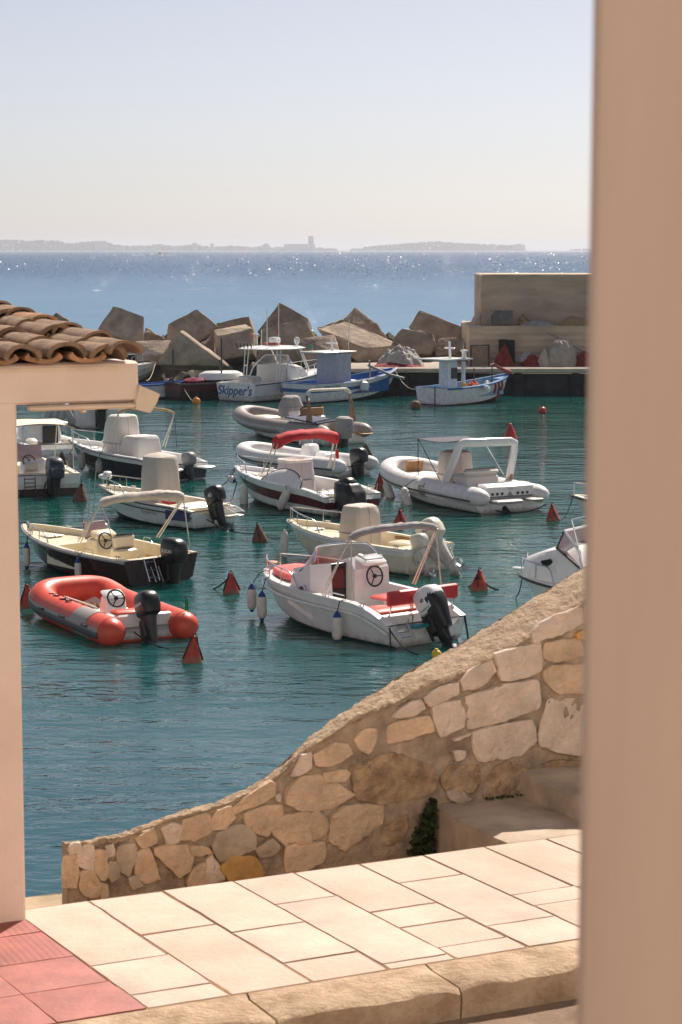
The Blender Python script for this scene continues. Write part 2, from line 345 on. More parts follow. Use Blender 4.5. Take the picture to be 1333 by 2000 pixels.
r=empty('church',(cx_(311),DC,0)); m=M(); X=cx_(311)
m.box((0,5,6),(14,10,12),bev=.2); m.box((0,3,10),(4.5,4.5,20),bev=.2); m.build('nave',FARB,r); m=M(); m.lathe([(2.4,0),(.1,6)],(0,3,20),6); m.build('spire',FARB2,r)
tag(r,'tiny hazy church with a pointed spire on the far shore','church','buildings on the far shore')
# distant motor boat with wake
p=at(311,498.5,0); r=empty('motor_boat',p,R(170)); m=M()
m.loft([[(x,-b,.2),(x,-b*1.1,1.6+x*.07),(x,0,1.7+x*.07),(x,b*1.1,1.6+x*.07),(x,b,.2)] for x,b in ((-5,2),(0,2.2),(4,1.6),(7,.05))]); m.build('hull',WD,r)
m=M(); m.box((-1,0,2.8),(4,2.6,2.4),bev=.3,top=(.7,.8)); m.build('cabin',DARK,r); tag(r,'tiny distant motor boat speeding across the open sea','motor boat')
FOAM=mat('foam',(.8,.8,.8),.8,.1,2,.05,3)
m=M(); pw=Vector((p.x,p.y,0)); m.grid(lambda u,v:(pw.x-34+u*56,pw.y-7+v*14*(.3+.7*abs(u-.6)),.05+.5*math.exp(-((u-.55)*5)**2)),24,6); m.wobble(.35,.5)
o=m.build('wake',FOAM); tag(o,'white foam wake of the distant motor boat','wake',kind='stuff')
# ================================================================ breakwater blocks
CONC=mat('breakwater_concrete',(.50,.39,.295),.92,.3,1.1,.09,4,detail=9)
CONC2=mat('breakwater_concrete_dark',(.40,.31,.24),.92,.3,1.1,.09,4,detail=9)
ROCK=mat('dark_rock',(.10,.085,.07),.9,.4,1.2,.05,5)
def c2(p): return (180+p[0]*.375,580+p[1]*.375)
def c3(p): return (600+p[0]*.42,560+p[1]*.42)
def cblock(pts,cv,D,label,mt=CONC,back=(.25,2.1,-.5),rough=.02):
    bm=bmesh.new(); V=[]
    for q in pts:
        a=cv(q[:2]); V.append(aty(a[0],a[1],D+(q[2] if len(q)>2 else 0)))
    c=sum(V,Vector())/len(V); g=Vector((c.x,c.y,0))
    for v in V:
        bm.verts.new(v-g); bm.verts.new(v*1-g+Vector(back)+(c-v)*.06)
    r=bmesh.ops.convex_hull(bm,input=bm.verts)
    junk=[e for e in r['geom_interior']+r['geom_unused'] if isinstance(e,bmesh.types.BMVert)]
    bmesh.ops.delete(bm,geom=list(set(junk)),context='VERTS')
    bmesh.ops.dissolve_limit(bm,angle_limit=R(6),verts=bm.verts,edges=bm.edges)
    bmesh.ops.bevel(bm,geom=list(bm.edges),offset=.07,segments=2,affect='EDGES',profile=.6)
    bmesh.ops.triangulate(bm,faces=bm.faces); bmesh.ops.subdivide_edges(bm,edges=[e for e in bm.edges if e.calc_length()>.5],cuts=4,use_grid_fill=True)
    for v in bm.verts: v.co+=noise.noise_vector((v.co+g)*1.6)*rough*1.6+noise.noise_vector((v.co+g)*4)*rough*1.6+noise.noise_vector((v.co+g)*9)*rough*.8
    me=bpy.data.meshes.new('concrete_block'); bm.to_mesh(me); bm.free(); me.materials.append(mt)
    me.polygons.foreach_set('use_smooth',[True]*len(me.polygons)); me.set_sharp_from_angle(angle=R(25))
    o=bpy.data.objects.new('concrete_block',me); COL.objects.link(o); o.location=g
    tag(o,label,'concrete block','concrete blocks of the breakwater'); return o
Q=YQ
cblock([(113,45,.9),(272,103,.2),(272,225,0),(215,240,-.3),(30,168,.8)],c2,Q+8,'pointed concrete block, first large one right of the tiled roof',back=(-.3,2.2,-.6))
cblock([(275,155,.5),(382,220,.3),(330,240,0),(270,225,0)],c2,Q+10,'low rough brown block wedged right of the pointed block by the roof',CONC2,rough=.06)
cblock([(395,140,.4),(548,62,1.0),(655,150,0.6),(560,235,0),(388,225,-.2)],c2,Q+10,'pointed block standing behind the leaning triangular slab')
cblock([(455,178,0),(470,170,.5),(716,350,.5),(706,360,0),(338,352,0)],c2,Q+5,'triangular leaning slab with a bright lit upper edge',back=(.3,1.4,-.4))
cblock([(212,230,1.2),(412,222,1.2),(372,300,0),(345,335,0),(225,335,0)],c2,Q+6,'flat low block tucked between the roof and the leaning slab',CONC2)
cblock([(647,138,.2),(815,97,.4),(838,168,0),(652,165,0)],c2,Q+12,'small tilted block at the back, above the block with a pale lit top',CONC2)
cblock([(632,172,.6),(800,140,1.4),(840,166,.6),(655,202,0),(650,330,0),(838,300,.3)],c2,Q+6.5,'upright block with a pale sunlit top behind the sport fishing boat')
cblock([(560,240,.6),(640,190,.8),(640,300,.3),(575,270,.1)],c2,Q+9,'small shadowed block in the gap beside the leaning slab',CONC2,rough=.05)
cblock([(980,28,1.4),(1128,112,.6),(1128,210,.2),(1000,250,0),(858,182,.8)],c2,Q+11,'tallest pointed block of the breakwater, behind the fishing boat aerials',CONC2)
cblock([(885,168,.2),(1108,111,.8),(1162,212,.3),(1162,320,0),(1000,345,0),(862,320,0)],c2,Q+7,'broad curved topped block in front of the tallest one')
cblock([(1048,268,0),(1100,215,.5),(1262,195,1.2),(1292,300,.3),(1292,420,0),(1150,420,-.2)],c2,Q+4.5,'squarish block directly left of the lilac wheelhouse')
cblock([(170,152,.6),(222,95,.6),(325,170,.4),(378,246,.3),(300,236,-.2),(210,172,-.2)],c3,Q+10,'tilted cube on the top of the heap, left of the gap with open sea')
cblock([(45,192,.6),(165,147,.9),(200,175,.4),(170,215,0),(60,215,0)],c3,Q+12,'rough back block just left of the tilted cube',CONC2,rough=.06)
cblock([(58,197,1.2),(175,160,2.2),(402,255,1.4),(432,275,.9),(265,284,0),(238,350,0),(400,346,.6),(428,302,.9),(70,230,1.0)],c3,Q+6,'huge sloping block behind the lilac wheelhouse boat',back=(.2,2.0,-.5))
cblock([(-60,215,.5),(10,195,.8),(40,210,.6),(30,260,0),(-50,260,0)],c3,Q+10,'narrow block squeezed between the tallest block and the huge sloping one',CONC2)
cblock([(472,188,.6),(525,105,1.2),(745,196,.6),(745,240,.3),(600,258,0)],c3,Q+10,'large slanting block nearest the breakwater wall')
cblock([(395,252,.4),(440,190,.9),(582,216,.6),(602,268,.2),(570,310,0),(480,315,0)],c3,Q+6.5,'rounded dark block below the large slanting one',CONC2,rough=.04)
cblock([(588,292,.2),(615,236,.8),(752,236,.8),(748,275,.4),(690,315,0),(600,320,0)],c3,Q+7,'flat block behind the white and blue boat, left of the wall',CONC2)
cblock([(712,275,.4),(756,245,.6),(757,320,.2),(720,325,0)],c3,Q+5.5,'small corner block leaning on the left end of the wall')
cblock([(460,205,.5),(560,270,.3),(540,330,0),(440,320,0),(410,260,.4)],lambda p:(p[0]*.24,560+p[1]*.24),Q+10,'block whose tip just shows above the roof tiles',CONC2)
# rubble mound under the blocks
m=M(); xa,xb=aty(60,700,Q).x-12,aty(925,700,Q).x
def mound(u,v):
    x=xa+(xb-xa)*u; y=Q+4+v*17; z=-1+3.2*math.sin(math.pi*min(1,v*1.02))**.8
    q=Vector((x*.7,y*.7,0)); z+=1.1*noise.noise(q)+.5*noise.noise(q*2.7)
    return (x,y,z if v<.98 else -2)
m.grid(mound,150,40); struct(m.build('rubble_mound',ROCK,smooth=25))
# ================================================================ quay and breakwater wall
PALEC=mat('pale_quay_slab',(.56,.48,.39),.85,.15,1.2,.008,20)
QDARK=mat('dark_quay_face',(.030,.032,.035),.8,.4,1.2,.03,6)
WALLC=mat('old_wall_concrete',(.60,.455,.33),.92,.22,.8,.02,12,detail=9,stretch=(.5,.5,1.6))
WALLT=mat('tan_wall_concrete',(.76,.58,.41),.92,.2,.8,.02,12,detail=9,stretch=(.5,.5,1.8))
zq=aty(900,719,Q).z; xq0=aty(640,719,Q).x; xq1=60
m=M(); m.box(((xq0+xq1)/2,Q+8,zq-.13),(xq1-xq0,16,.26),bev=.04); struct(m.build('quay_slab',PALEC))
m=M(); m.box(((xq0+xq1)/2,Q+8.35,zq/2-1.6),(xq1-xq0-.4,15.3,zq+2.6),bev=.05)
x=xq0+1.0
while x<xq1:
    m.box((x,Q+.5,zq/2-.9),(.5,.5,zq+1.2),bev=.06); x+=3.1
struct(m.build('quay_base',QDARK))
zl=aty(1000,637,Q+3).z; xl=aty(917,637,Q+3).x
m=M(); m.grid(lambda u,v:(xl+(xq1-xl)*u,Q+3-.03*math.sin(v*40)*(v<.95),zq+(zl-zq)*v),60,24); m.wobble(.03,1.3)
m.box(((xl+xq1)/2,Q+7.1,(zq+zl)/2),(xq1-xl,8.1,zl-zq),bev=.05); o=m.build('ledge_wall',WALLT,smooth=30); tag(o,'tan concrete ledge wall on the quay behind the red nets','wall')
zt=aty(1000,536,Q+5).z; xu=aty(940,560,Q+5).x
m=M(); m.box(((xu+xq1)/2,Q+8.1,(zl+zt)/2+.02),(xq1-xu,6.2,zt-zl),bev=.06); 
m.grid(lambda u,v:(xu+.03+(xq1-xu)*u,Q+4.97,zl+.03+(zt-zl-.06)*v),70,24); m.wobble(.035,1.5)
o=m.build('breakwater_wall',WALLC,smooth=30); tag(o,'tall brown concrete breakwater wall at the right edge of the harbour','wall')
m=M(); a=aty(926,632,Q+5); m.prism([(xu-.02,Q+5.1,zl),(a.x,Q+5.1,zl),(a.x+.1,Q+5.1,zl+.30),(xu-.02,Q+5.1,zl+.62)],(0,3,0)); m.wobble(.03,2); o=m.build('buttress',WALLC); tag(o,'small sloping concrete foot at the left end of the tall wall','buttress')
# ================================================================ near street frame
ZS=4.4; A=R(25.6); e=Vector((math.cos(A),math.sin(A),0)); nn=Vector((-math.sin(A),math.cos(A),0))
O=(at(55,1775,ZS)+at(1140,1625,ZS)-e*0)/2; O=at(600,1700,ZS)*0+at(600,1699.5,ZS)
def UV(P): d=P-O; return d.dot(e),d.dot(nn)
def XY(u,v,z=ZS): p=O+e*u+nn*v; return Vector((p.x,p.y,z))
def sp(px,py,z=ZS): return UV(at(px,py,z))
vk=(sp(290,1965)[1]+sp(1135,1835)[1])/2         # pavement / kerb joint
vo=(sp(560,1986)[1]+sp(902,1920)[1]+sp(1130,1889)[1])/3
zr=ZS-.145
LIME=[mat('pale_limestone',(.575,.44,.36),.8,.10,2.6,.008,25,col2=(.46,.355,.28),detail=8),mat('warm_limestone',(.55,.415,.34),.8,.12,1.6,.008,25,col2=(.45,.34,.265),detail=8),mat('cream_limestone',(.58,.455,.375),.8,.2,1.6,.006,25,detail=8)]
MORT=mat('brown_mortar',(.48,.30,.185),.95,.25,6,.006,60)
joints=[(169,1755),(311,1733.5),(448,1715),(571,1702),(699,1685),(827,1669),(946,1653),(1062,1635)]
us=[sp(*j)[0] for j in joints]
ja,jb=sp(169,1755),sp(452,1942); KK=(jb[0]-ja[0])/(jb[1]-ja[1])
stp=(us[-1]-us[0])/(len(us)-1)
while us[-1]<4.5: us.append(us[-1]+stp)
ra=sp(170,1882); uL=[ra[0]-KK*ra[1]]+us
def b3(x,y): return sp(x*.45,1640+y*.45)[1]
def b4(x,y): return sp(560+x*.58,1560+y*.58)[1]
cross=[[(b3(405,545)+b3(720,497))/2,(b3(590,668)+b3(890,622))/2],[(b3(620,415)+b3(915,360))/2],[(b3(1000,400)+b3(1290,360))/2,(b4(0,548)+b4(215,518))/2],
 [(b4(-60,358)+b4(160,325))/2,(b4(310,555)+b4(565,520))/2],[(b4(290,380)+b4(505,345))/2,(b4(390,430)+b4(610,398))/2,(b4(525,498)+b4(740,463))/2],
 [(b4(395,280)+b4(590,252))/2,(b4(690,425)+b4(905,392))/2],[(b4(770,322)+b4(975,290))/2,(b4(850,357)+b4(1030,328))/2]]
m=M(); rnd=random.Random(5)
def slab(m,u0,u1,v0,v1,z,th=.05,gap=.0065,tilt=.003,mi=0):
    g=gap
    nu=max(2,int((u1-u0)/.06)); nv=max(2,int((v1-v0)/.06)); tx,ty=rnd.uniform(-tilt,tilt),rnd.uniform(-tilt,tilt); dz=rnd.uniform(-.002,.002)
    def fn(a,b):
        u=u0+g+(u1-u0-2*g)*a; v=v0+g+(v1-v0-2*g)*b
        ed=min(a,1-a,b,1-b); q=Vector((u*9,v*9,3))
        if a in(0,1): u+=noise.noise(q)*.006
        if b in(0,1): v+=noise.noise(q+Vector((5,5,5)))*.006
        return XY(u+KK*v,v,z+dz+tx*(a-.5)+ty*(b-.5)-(.004 if ed<.001 else 0)+noise.noise(Vector((u*3,v*3,1)))*.002)
    m.grid(fn,nu,nv,mi)
    c=[(u0+g,v0+g),(u1-g,v0+g),(u1-g,v1-g),(u0+g,v1-g)]
    for i in range(4):
        a,b=c[i],c[(i+1)%4]; a=(a[0]+KK*a[1],a[1]); b=(b[0]+KK*b[1],b[1]); m.add([XY(*a,z-th),XY(*b,z-th),XY(*b,z-.003),XY(*a,z-.003)],[(0,1,2,3)],mi)
for i in range(len(uL)-1):
    cs=sorted([x for x in (cross[i] if i<len(cross) else [-.6-.3*(i%2)]) if vk+.02<x<-.05]); vv=[vk]+cs+[0]
    for a,b in zip(vv,vv[1:]): slab(m,uL[i],uL[i+1],a,b,ZS,mi=rnd.randrange(3))
struct(m.build('pavement',LIME,smooth=20))
m=M(); a=[XY(uL[0]-4,.0,ZS-.008),XY(6,.0,ZS-.008),XY(6,vk,ZS-.008),XY(uL[0]-4,vk,ZS-.005)]; m.add(a,[(0,1,2,3)]); struct(m.build('pavement_bed',MORT,smooth=0))
m=M(); m.add([XY(-9,0.0,ZS-.02),XY(6,0.0,ZS-.02),XY(6,0,-1),XY(-9,0,-1)],[(0,1,2,3)]); struct(m.build('pavement_edge',MORT,smooth=0))
# red tiled porch floor (left of the pavement)
def redmat():
    m=mat('red_porch_tile',(.36,.10,.078),.6,.2,4,0); nt=m.node_tree; N=nt.nodes; Lk=nt.links; b=N['Principled BSDF']
    tc=N.new('ShaderNodeTexCoord'); mp=N.new('ShaderNodeMapping'); mp.inputs['Rotation'].default_value=(0,0,-A); Lk.new(tc.outputs['Object'],mp.inputs[0])
    vo_=N.new('ShaderNodeTexVoronoi'); vo_.feature='DISTANCE_TO_EDGE'; vo_.inputs['Scale'].default_value=13; Lk.new(mp.outputs[0],vo_.inputs['Vector'])
    cr=N.new('ShaderNodeValToRGB'); cr.color_ramp.elements[0].position=.0; cr.color_ramp.elements[1].position=.045
    cr.color_ramp.elements[0].color=(.55,.55,.55,1); cr.color_ramp.elements[1].color=(1,1,1,1); Lk.new(vo_.outputs['Distance'],cr.inputs[0])
    old=b.inputs['Base Color'].links[0].from_socket
    mx=N.new('ShaderNodeMix'); mx.data_type='RGBA'; mx.blend_type='MULTIPLY'; mx.inputs['Factor'].default_value=.35; Lk.new(old,mx.inputs['A']); Lk.new(cr.outputs[0],mx.inputs['B']); Lk.new(mx.outputs['Result'],b.inputs['Base Color'])
    wv=N.new('ShaderNodeTexWave'); wv.inputs['Scale'].default_value=9; wv.bands_direction='X'; Lk.new(mp.outputs[0],wv.inputs['Vector'])
    bp=N.new('ShaderNodeBump'); bp.inputs['Distance'].default_value=.0012; bp.inputs['Strength'].default_value=.6; Lk.new(wv.outputs['Fac'],bp.inputs['Height']); Lk.new(bp.outputs[0],b.inputs['Normal'])
    return m
RED=redmat(); RED2=mat('worn_pink_tile',(.385,.125,.10),.6,.2,5,.003,30)
m=M(); uR=uL[0]
uu=uR-.004
for k in range(8):
    v=vk
    while v<.05:
        slab(m,uu-.42,uu,v,min(v+.42,.05),ZS+.002,gap=.0012,mi=0 if v>vk+.5 else 1); v+=.42
    uu-=.42
struct(m.build('porch_floor',[RED,RED2],smooth=20))
# kerb stones
KERB=mat('kerb_stone',(.58,.43,.30),.95,.3,5,.03,30,col2=(.36,.24,.15),detail=9)
m=M(); kj=[-6,sp(513,1977)[0]-1.6,sp(530,1975)[0],sp(902,1920)[0]-.02,sp(902,1920)[0]+1.35,6]
for a,b in zip(kj,kj[1:]):
    n=max(4,int((b-a)/.07))
    prof=[(vk-.004,ZS-.12),(vk-.004,ZS-.006),(vk-.06,ZS+.002),(vo+.03,ZS-.002),(vo+.006,ZS-.022),(vo,ZS-.07),(vo-.005,zr-.1)]
    rings=[]
    for i in range(n+1):
        u=a+.006+(b-a-.012)*i/n; ch=.02 if i in(0,n) else 0
        ring=[]
        for j,(v,z) in enumerate(prof):
            q=Vector((u*5,v*5,z*5)); d=noise.noise_vector(q)*.014+noise.noise_vector(q*3.3)*.010
            amt=1 if j>1 else 0
            ring.append(XY(u,v,z)+d*amt-Vector((0,0,ch*(j in(2,3,4)))))
        rings.append(ring)
    m.loft(rings)
struct(m.build('kerb',KERB,smooth=42))
ROADM=mat('road_surface',(.26,.175,.115),.95,.3,4,.01,60,col2=(.16,.105,.07))
m=M(); m.grid(lambda a,b:XY(-9+18*a,vo-.004-(1-b)*9,zr-.012+noise.noise(Vector((a*50,b*30,0)))*.006),60,40); struct(m.build('road',ROADM))
# dark gap along the kerb foot
# ================================================================ stairs, lower ground and stone wall
STONEC=mat('worn_step_stone',(.54,.43,.33),.9,.25,2.5,.01,25,detail=9)
GROUND=mat('sandy_ground',(.50,.38,.25),.95,.2,3,.012,30)
VW=1.02      # wall face offset from pavement edge
PW=XY(0,VW,0)
def wp(px,py): P=onplane(px,py,PW,nn); return UV(P)[0],P.z
su0=wp(848,1575)[0]; su1=wp(1012,1535)[0]; z1=wp(848,1572)[1]; tr=su1-su0
m=M()
def stepbox(m,u0,u1,zt,zb):
    def fn(a,b):
        u=u0+(u1-u0)*a; v=.0+VW*b+.02
        z=zt+noise.noise(Vector((u*4,v*4,0)))*.008
        if a==0: z-=.018
        return XY(u,v,z)
    m.grid(fn,10,12)
    m.grid(lambda a,b:XY(u0+.004+noise.noise(Vector((a*9,b*6,u0)))*.008,.02+VW*a,zb+(zt-.018-zb)*b),12,5)
for k in range(0,7):
    zt=z1+.15*k; stepbox(m,su0+tr*k,su0+tr*(k+1)+(.05 if k<6 else 3),zt,zt-.6)
struct(m.build('stone_steps',STONEC,smooth=25))
zg=z1-.42
m=M(); m.grid(lambda a,b:XY(-7+(su0+7.02)*a,.012+(VW+.55)*b,zg+.03*noise.noise(Vector((a*20,b*6,0)))),60,10); struct(m.build('lower_ground',GROUND))
m=M(); a_=[XY(-7,VW+.55,zg),XY(su0,VW+.55,zg),XY(su0,VW+.6,-1.5),XY(-7,VW+.6,-1.5)]; m.add(a_,[(0,1,2,3)]); struct(m.build('sea_wall',ROCK,smooth=0))
# --- stone parapet wall
def cA(p): return (560+.4651*p[0],1100+.4651*p[1])
def cB(p): return (100+.3751*p[0],1440+.3751*p[1])
MORTW=mat('wall_mortar',(.52,.40,.295),.95,.3,5,.03,30,detail=9)
CAPM=mat('wall_cap_mortar',(.52,.39,.27),.98,.3,9,.04,28,detail=9,col2=(.36,.25,.165))
ST=[mat('pinkish_wall_stone',(.84,.68,.56),.9,.14,6,.035,22,detail=9),mat('tan_wall_stone',(.80,.585,.40),.9,.16,6,.035,22,detail=9),mat('ochre_wall_stone',(.60,.35,.12),.85,.2,5,.02,14),mat('rough_wall_stone',(.52,.37,.235),.95,.4,9,.05,18,col2=(.30,.20,.12)),mat('grey_wall_stone',(.52,.42,.33),.85,.2,5,.02,14)]
near=[(128,1650),(170,1648),(220,1640),(260,1628),(330,1603),(410,1580),(470,1560),(520,1533),(560,1502),(606,1463),(676,1415),(765,1374),(825,1345),(886,1322),(965,1285),(1044,1237),(1090,1208),(1141,1178),(1200,1140),(1330,1060)]
near=[wp(*p) for p in near]
def top(u):
    for (a,za),(b,zb) in zip(near,near[1:]):
        if u<=b: return za+(zb-za)*max(0,(u-a))/(b-a)
    return near[-1][1]
uW0,uW1=near[0][0],near[-1][0]
cwx=[(wp(x,1400)[0],w_) for x,w_ in ((128,.06),(420,.07),(560,.10),(650,.15),(720,.22),(800,.32),(885,.44),(1000,.48),(1330,.5))]
def capw(u):
    for (a,wa),(b,wb_) in zip(cwx,cwx[1:]):
        if u<=b: return wa+(wb_-wa)*max(0,(u-a))/(b-a)
    return cwx[-1][1]
root=empty('stone_wall',XY(uW0,VW,zg)); inv=Matrix.Translation(-root.location)
m=M(); m.tr=inv
def face(a,b):
    u=uW0+(uW1-uW0)*a; z=(zg-.3)+(top(u)-zg+.3)*b; q=Vector((u*3,0,z*3))
    return XY(u+(.04*(b-.5) if a==0 else 0),VW+noise.noise(q)*.020+noise.noise(q*4)*.013+noise.noise(q*11)*.008-.012*(b==1),z+noise.noise(q*2.2)*.012*(b==1))
m.grid(face,320,90)
def back(a,b):
    u=uW0+(uW1-uW0)*a; return XY(u,VW+capw(u)+.0,-1.5+(top(u)+1.5)*b)
m.grid(back,100,2); m.add([face(0,0),face(0,1),back(0,1),XY(uW0,VW+.1,zg-.3)],[(0,1,2,3)])
m.build('wall_body',MORTW,root,smooth=50)
m=M(); m.tr=inv
def capf(a,b):
    u=uW0+.002+(uW1-uW0)*a; wd=capw(u)+.01; q=Vector((u*4,b*wd*4,0)); k_=min(1,wd/.3)
    zz=top(u)+.006+noise.noise(q)*(.008+.014*k_)+noise.noise(q*3.5)*.014+noise.noise(q*11)*.010+.02*k_*math.sin(math.pi*b)
    if b==0: zz-=.022
    if b==1: zz-=.03
    return XY(u,VW-.010+wd*b+noise.noise(q*1.5+Vector((7,0,0)))*.02,zz)
m.grid(capf,420,20); m.build('wall_cap',CAPM,root,smooth=60)
stones=[(cA,0,[(1030,290),(1060,250),(1220,185),(1240,200),(1235,250),(1130,300),(1030,330)]),(cA,1,[(1080,335),(1225,315),(1237,385),(1120,410),(1078,395)]),(cA,1,[(1080,455),(1110,430),(1250,425),(1250,540),(1130,542),(1078,490)]),(cA,2,[(1215,290),(1260,285),(1260,318),(1215,312)]),
(cA,0,[(870,380),(1060,335),(1065,450),(990,475),(900,490)]),(cA,0,[(725,490),(760,455),(855,410),(875,455),(800,515),(740,530)]),(cA,0,[(575,560),(640,520),(710,500),(715,545),(600,598)]),(cA,0,[(440,645),(480,605),(560,570),(570,610),(520,640)]),(cA,0,[(755,560),(920,510),(1040,487),(1060,600),(900,660),(765,692)]),(cA,0,[(610,600),(720,575),(745,640),(735,680),(640,725),(615,660)]),
(cA,1,[(425,680),(590,638),(605,700),(520,730),(425,755)]),(cA,1,[(285,740),(320,700),(372,695),(365,740),(340,797),(300,775)]),(cA,1,[(112,800),(200,755),(250,760),(268,800),(180,845),(120,845)]),(cA,0,[(15,890),(60,810),(95,795),(95,855),(50,885)]),(cA,1,[(150,880),(240,868),(260,880),(240,912),(160,912)]),(cA,0,[(783,710),(850,690),(1020,657),(1042,745),(970,800),(810,828),(785,770)]),(cA,0,[(1060,720),(1095,580),(1255,570),(1255,800),(1180,795),(1070,765)]),
(cA,1,[(0,950),(60,900),(130,893),(200,925),(283,970),(180,1025),(60,1035),(0,1005)]),(cA,3,[(655,900),(680,855),(800,850),(805,910),(780,960),(690,965),(655,930)]),(cA,3,[(830,960),(840,890),(920,830),(1000,870),(1005,910),(960,980),(900,1005),(830,1000)]),(cA,3,[(1040,860),(1120,830),(1240,830),(1240,890),(1050,895)]),(cA,3,[(270,860),(450,800),(610,860),(610,960),(420,1010),(300,985)]),
(cA,1,[(185,1060),(260,1015),(400,1020),(395,1090),(240,1200),(180,1160)]),(cA,1,[(0,1060),(130,1045),(165,1090),(155,1140),(60,1170),(0,1165)]),(cA,3,[(400,1120),(500,1060),(510,1140),(430,1180),(400,1170)]),(cA,1,[(0,1185),(150,1170),(150,1240),(60,1290),(0,1290)]),(cA,0,[(700,790),(745,788),(740,815),(710,825)]),(cA,4,[(670,960),(720,950),(770,990),(730,1005),(680,985)]),(cA,0,[(690,735),(770,710),(765,722),(700,742)]),(cA,1,[(1245,180),(1290,160),(1300,270),(1250,250)]),
(cA,0,[(1270,330),(1420,300),(1430,400),(1270,420)]),(cA,1,[(1275,440),(1400,430),(1420,560),(1275,560)]),(cA,0,[(1275,590),(1450,580),(1450,780),(1275,790)]),
(cB,1,[(935,370),(1000,320),(1130,225),(1150,240),(1148,300),(1060,350),(965,392)]),(cB,1,[(1005,395),(1060,370),(1190,350),(1195,400),(1150,460),(1125,510),(1060,490),(1010,440)]),(cB,1,[(835,420),(860,380),(930,360),(955,420),(900,465),(840,475)]),(cB,1,[(1150,470),(1200,410),(1330,385),(1333,460),(1215,555),(1160,510)]),(cB,4,[(845,560),(870,500),(940,460),(1010,460),(1055,510),(1055,575),(880,640),(850,600)]),(cB,2,[(880,670),(930,625),(1050,620),(1105,700),(1080,725),(920,740)]),
(cB,1,[(665,480),(690,430),(780,400),(820,405),(830,490),(740,530),(670,525)]),(cB,0,[(575,470),(630,445),(665,460),(660,540),(600,545)]),(cB,1,[(440,520),(530,470),(540,545),(470,570)]),(cB,1,[(540,580),(600,565),(700,565),(735,600),(715,690),(660,720),(600,650),(545,610)]),(cB,1,[(443,600),(500,570),(560,730),(480,755),(440,700)]),(cB,4,[(340,575),(430,555),(430,640),(400,720),(350,670)]),(cB,1,[(66,622),(126,612),(132,690),(128,772),(60,774)]),(cB,0,[(96,565),(140,552),(150,590),(100,605)]),(cB,1,[(215,750),(285,765),(292,828),(255,836),(250,790)]),(cB,4,[(400,735),(435,720),(470,765),(420,790)]),(cB,0,[(135,600),(170,560),(210,565),(213,685),(140,665)]),(cB,1,[(220,590),(280,590),(290,720),(250,735),(215,690)]),(cB,0,[(285,570),(320,555),(325,610),(290,620)]),(cB,1,[(145,705),(200,695),(245,740),(245,830),(200,830),(150,790)]),(cB,1,[(710,740),(740,680),(800,650),(805,760),(720,780)]),(cB,0,[(805,640),(830,610),(900,735),(810,760)]),(cB,1,[(725,560),(800,570),(830,600),(740,612)]),(cB,4,[(300,640),(335,650),(350,720),(310,750),(295,700)]),(cB,4,[(1060,580),(1150,530),(1180,560),(1160,600),(1090,620)]),(cB,0,[(1165,300),(1185,295),(1190,330),(1170,325)]),(cB,1,[(1270,530),(1333,470),(1350,540),(1300,545)])]
m=M(); m.tr=inv
for k,(cv,mi,poly) in enumerate(stones):
    P=[Vector(wp(*cv(p))) for p in poly]; Q2=[]
    n=len(P); c=sum(P,Vector((0,0)))/n
    per=sum((P[i]-P[(i+1)%n]).length for i in range(n))
    for i in range(n):                       # rounded, irregular outline
        a,b=P[i],P[(i+1)%n]; L_=(b-a).length; kk=max(2,int(L_/.028))
        for j in range(kk):
            t=j/kk; q=a.lerp(b,t)
            if j==0: q=q*.72+(P[i-1].lerp(a,.82)+a.lerp(b,.18))*.14
            d=(q-c).normalized(); q=q+d*(.009+noise.noise(Vector((q.x*26,q.y*26,k)))*.010+noise.noise(Vector((q.x*70,q.y*70,k)))*.005); Q2.append(q)
    pro=.026 if mi!=3 else .012; amp=.014 if mi!=3 else .020
    rings=[]
    tx,tz=random.uniform(-.07,.07),random.uniform(-.07,.07)
    for (s_,h) in ((1.04,-.03),(1.04,.45),(1.015,.9),(.95,1.0),(.8,1.02),(.6,1.0),(.4,1.0),(.2,1.0)):
        ring=[]
        for q in Q2:
            r_=c+(q-c)*s_; hh=h*pro+(noise.noise(Vector((r_.x*8,r_.y*8,k)))*amp*1.3+noise.noise(Vector((r_.x*24,r_.y*24,k)))*amp*.9+noise.noise(Vector((r_.x*60,r_.y*60,k)))*amp*.4+tx*(r_.x-c.x)+tz*(r_.y-c.y) if h>.5 else 0)
            ring.append(XY(r_.x,VW-hh,r_.y))
        rings.append(ring)
    m.loft(rings,cap=True,mi=mi)
m.build('facing_stones',ST,root,smooth=35)
tag(root,'sloping stone parapet wall beside the steps, with a rough mortar top','wall')
# moss and weeds in the corner by the step
LEAF=mat('moss_leaves',(.036,.058,.014),.8,.55,30)
m=M(); rnd=random.Random(11)
poly=[(600,985),(560,1000),(530,1040),(505,1110),(475,1190),(470,1225),(600,1225)]
for k in range(950):
    t=rnd.random(); y=985+240*t; xl_=600-100*min(1,t*1.15)-6; x=xl_+(606-xl_)*rnd.random()**.8
    if rnd.random()<.25*(1-(x-xl_)/(606-xl_+1)): continue
    u,z=wp(*cA((x,y))); P=XY(u,VW-.02-rnd.random()*.05,z); s_=rnd.uniform(.009,.027)
    a=Vector((rnd.uniform(-1,1),rnd.uniform(-1,1),rnd.uniform(-.6,1))).normalized()*s_; b=a.cross(Vector((rnd.uniform(-1,1),rnd.uniform(-1,1),rnd.uniform(-1,1)))).normalized()*s_*.7
    m.add([P-a,P+b,P+a,P-b],[(0,1,2,3)])
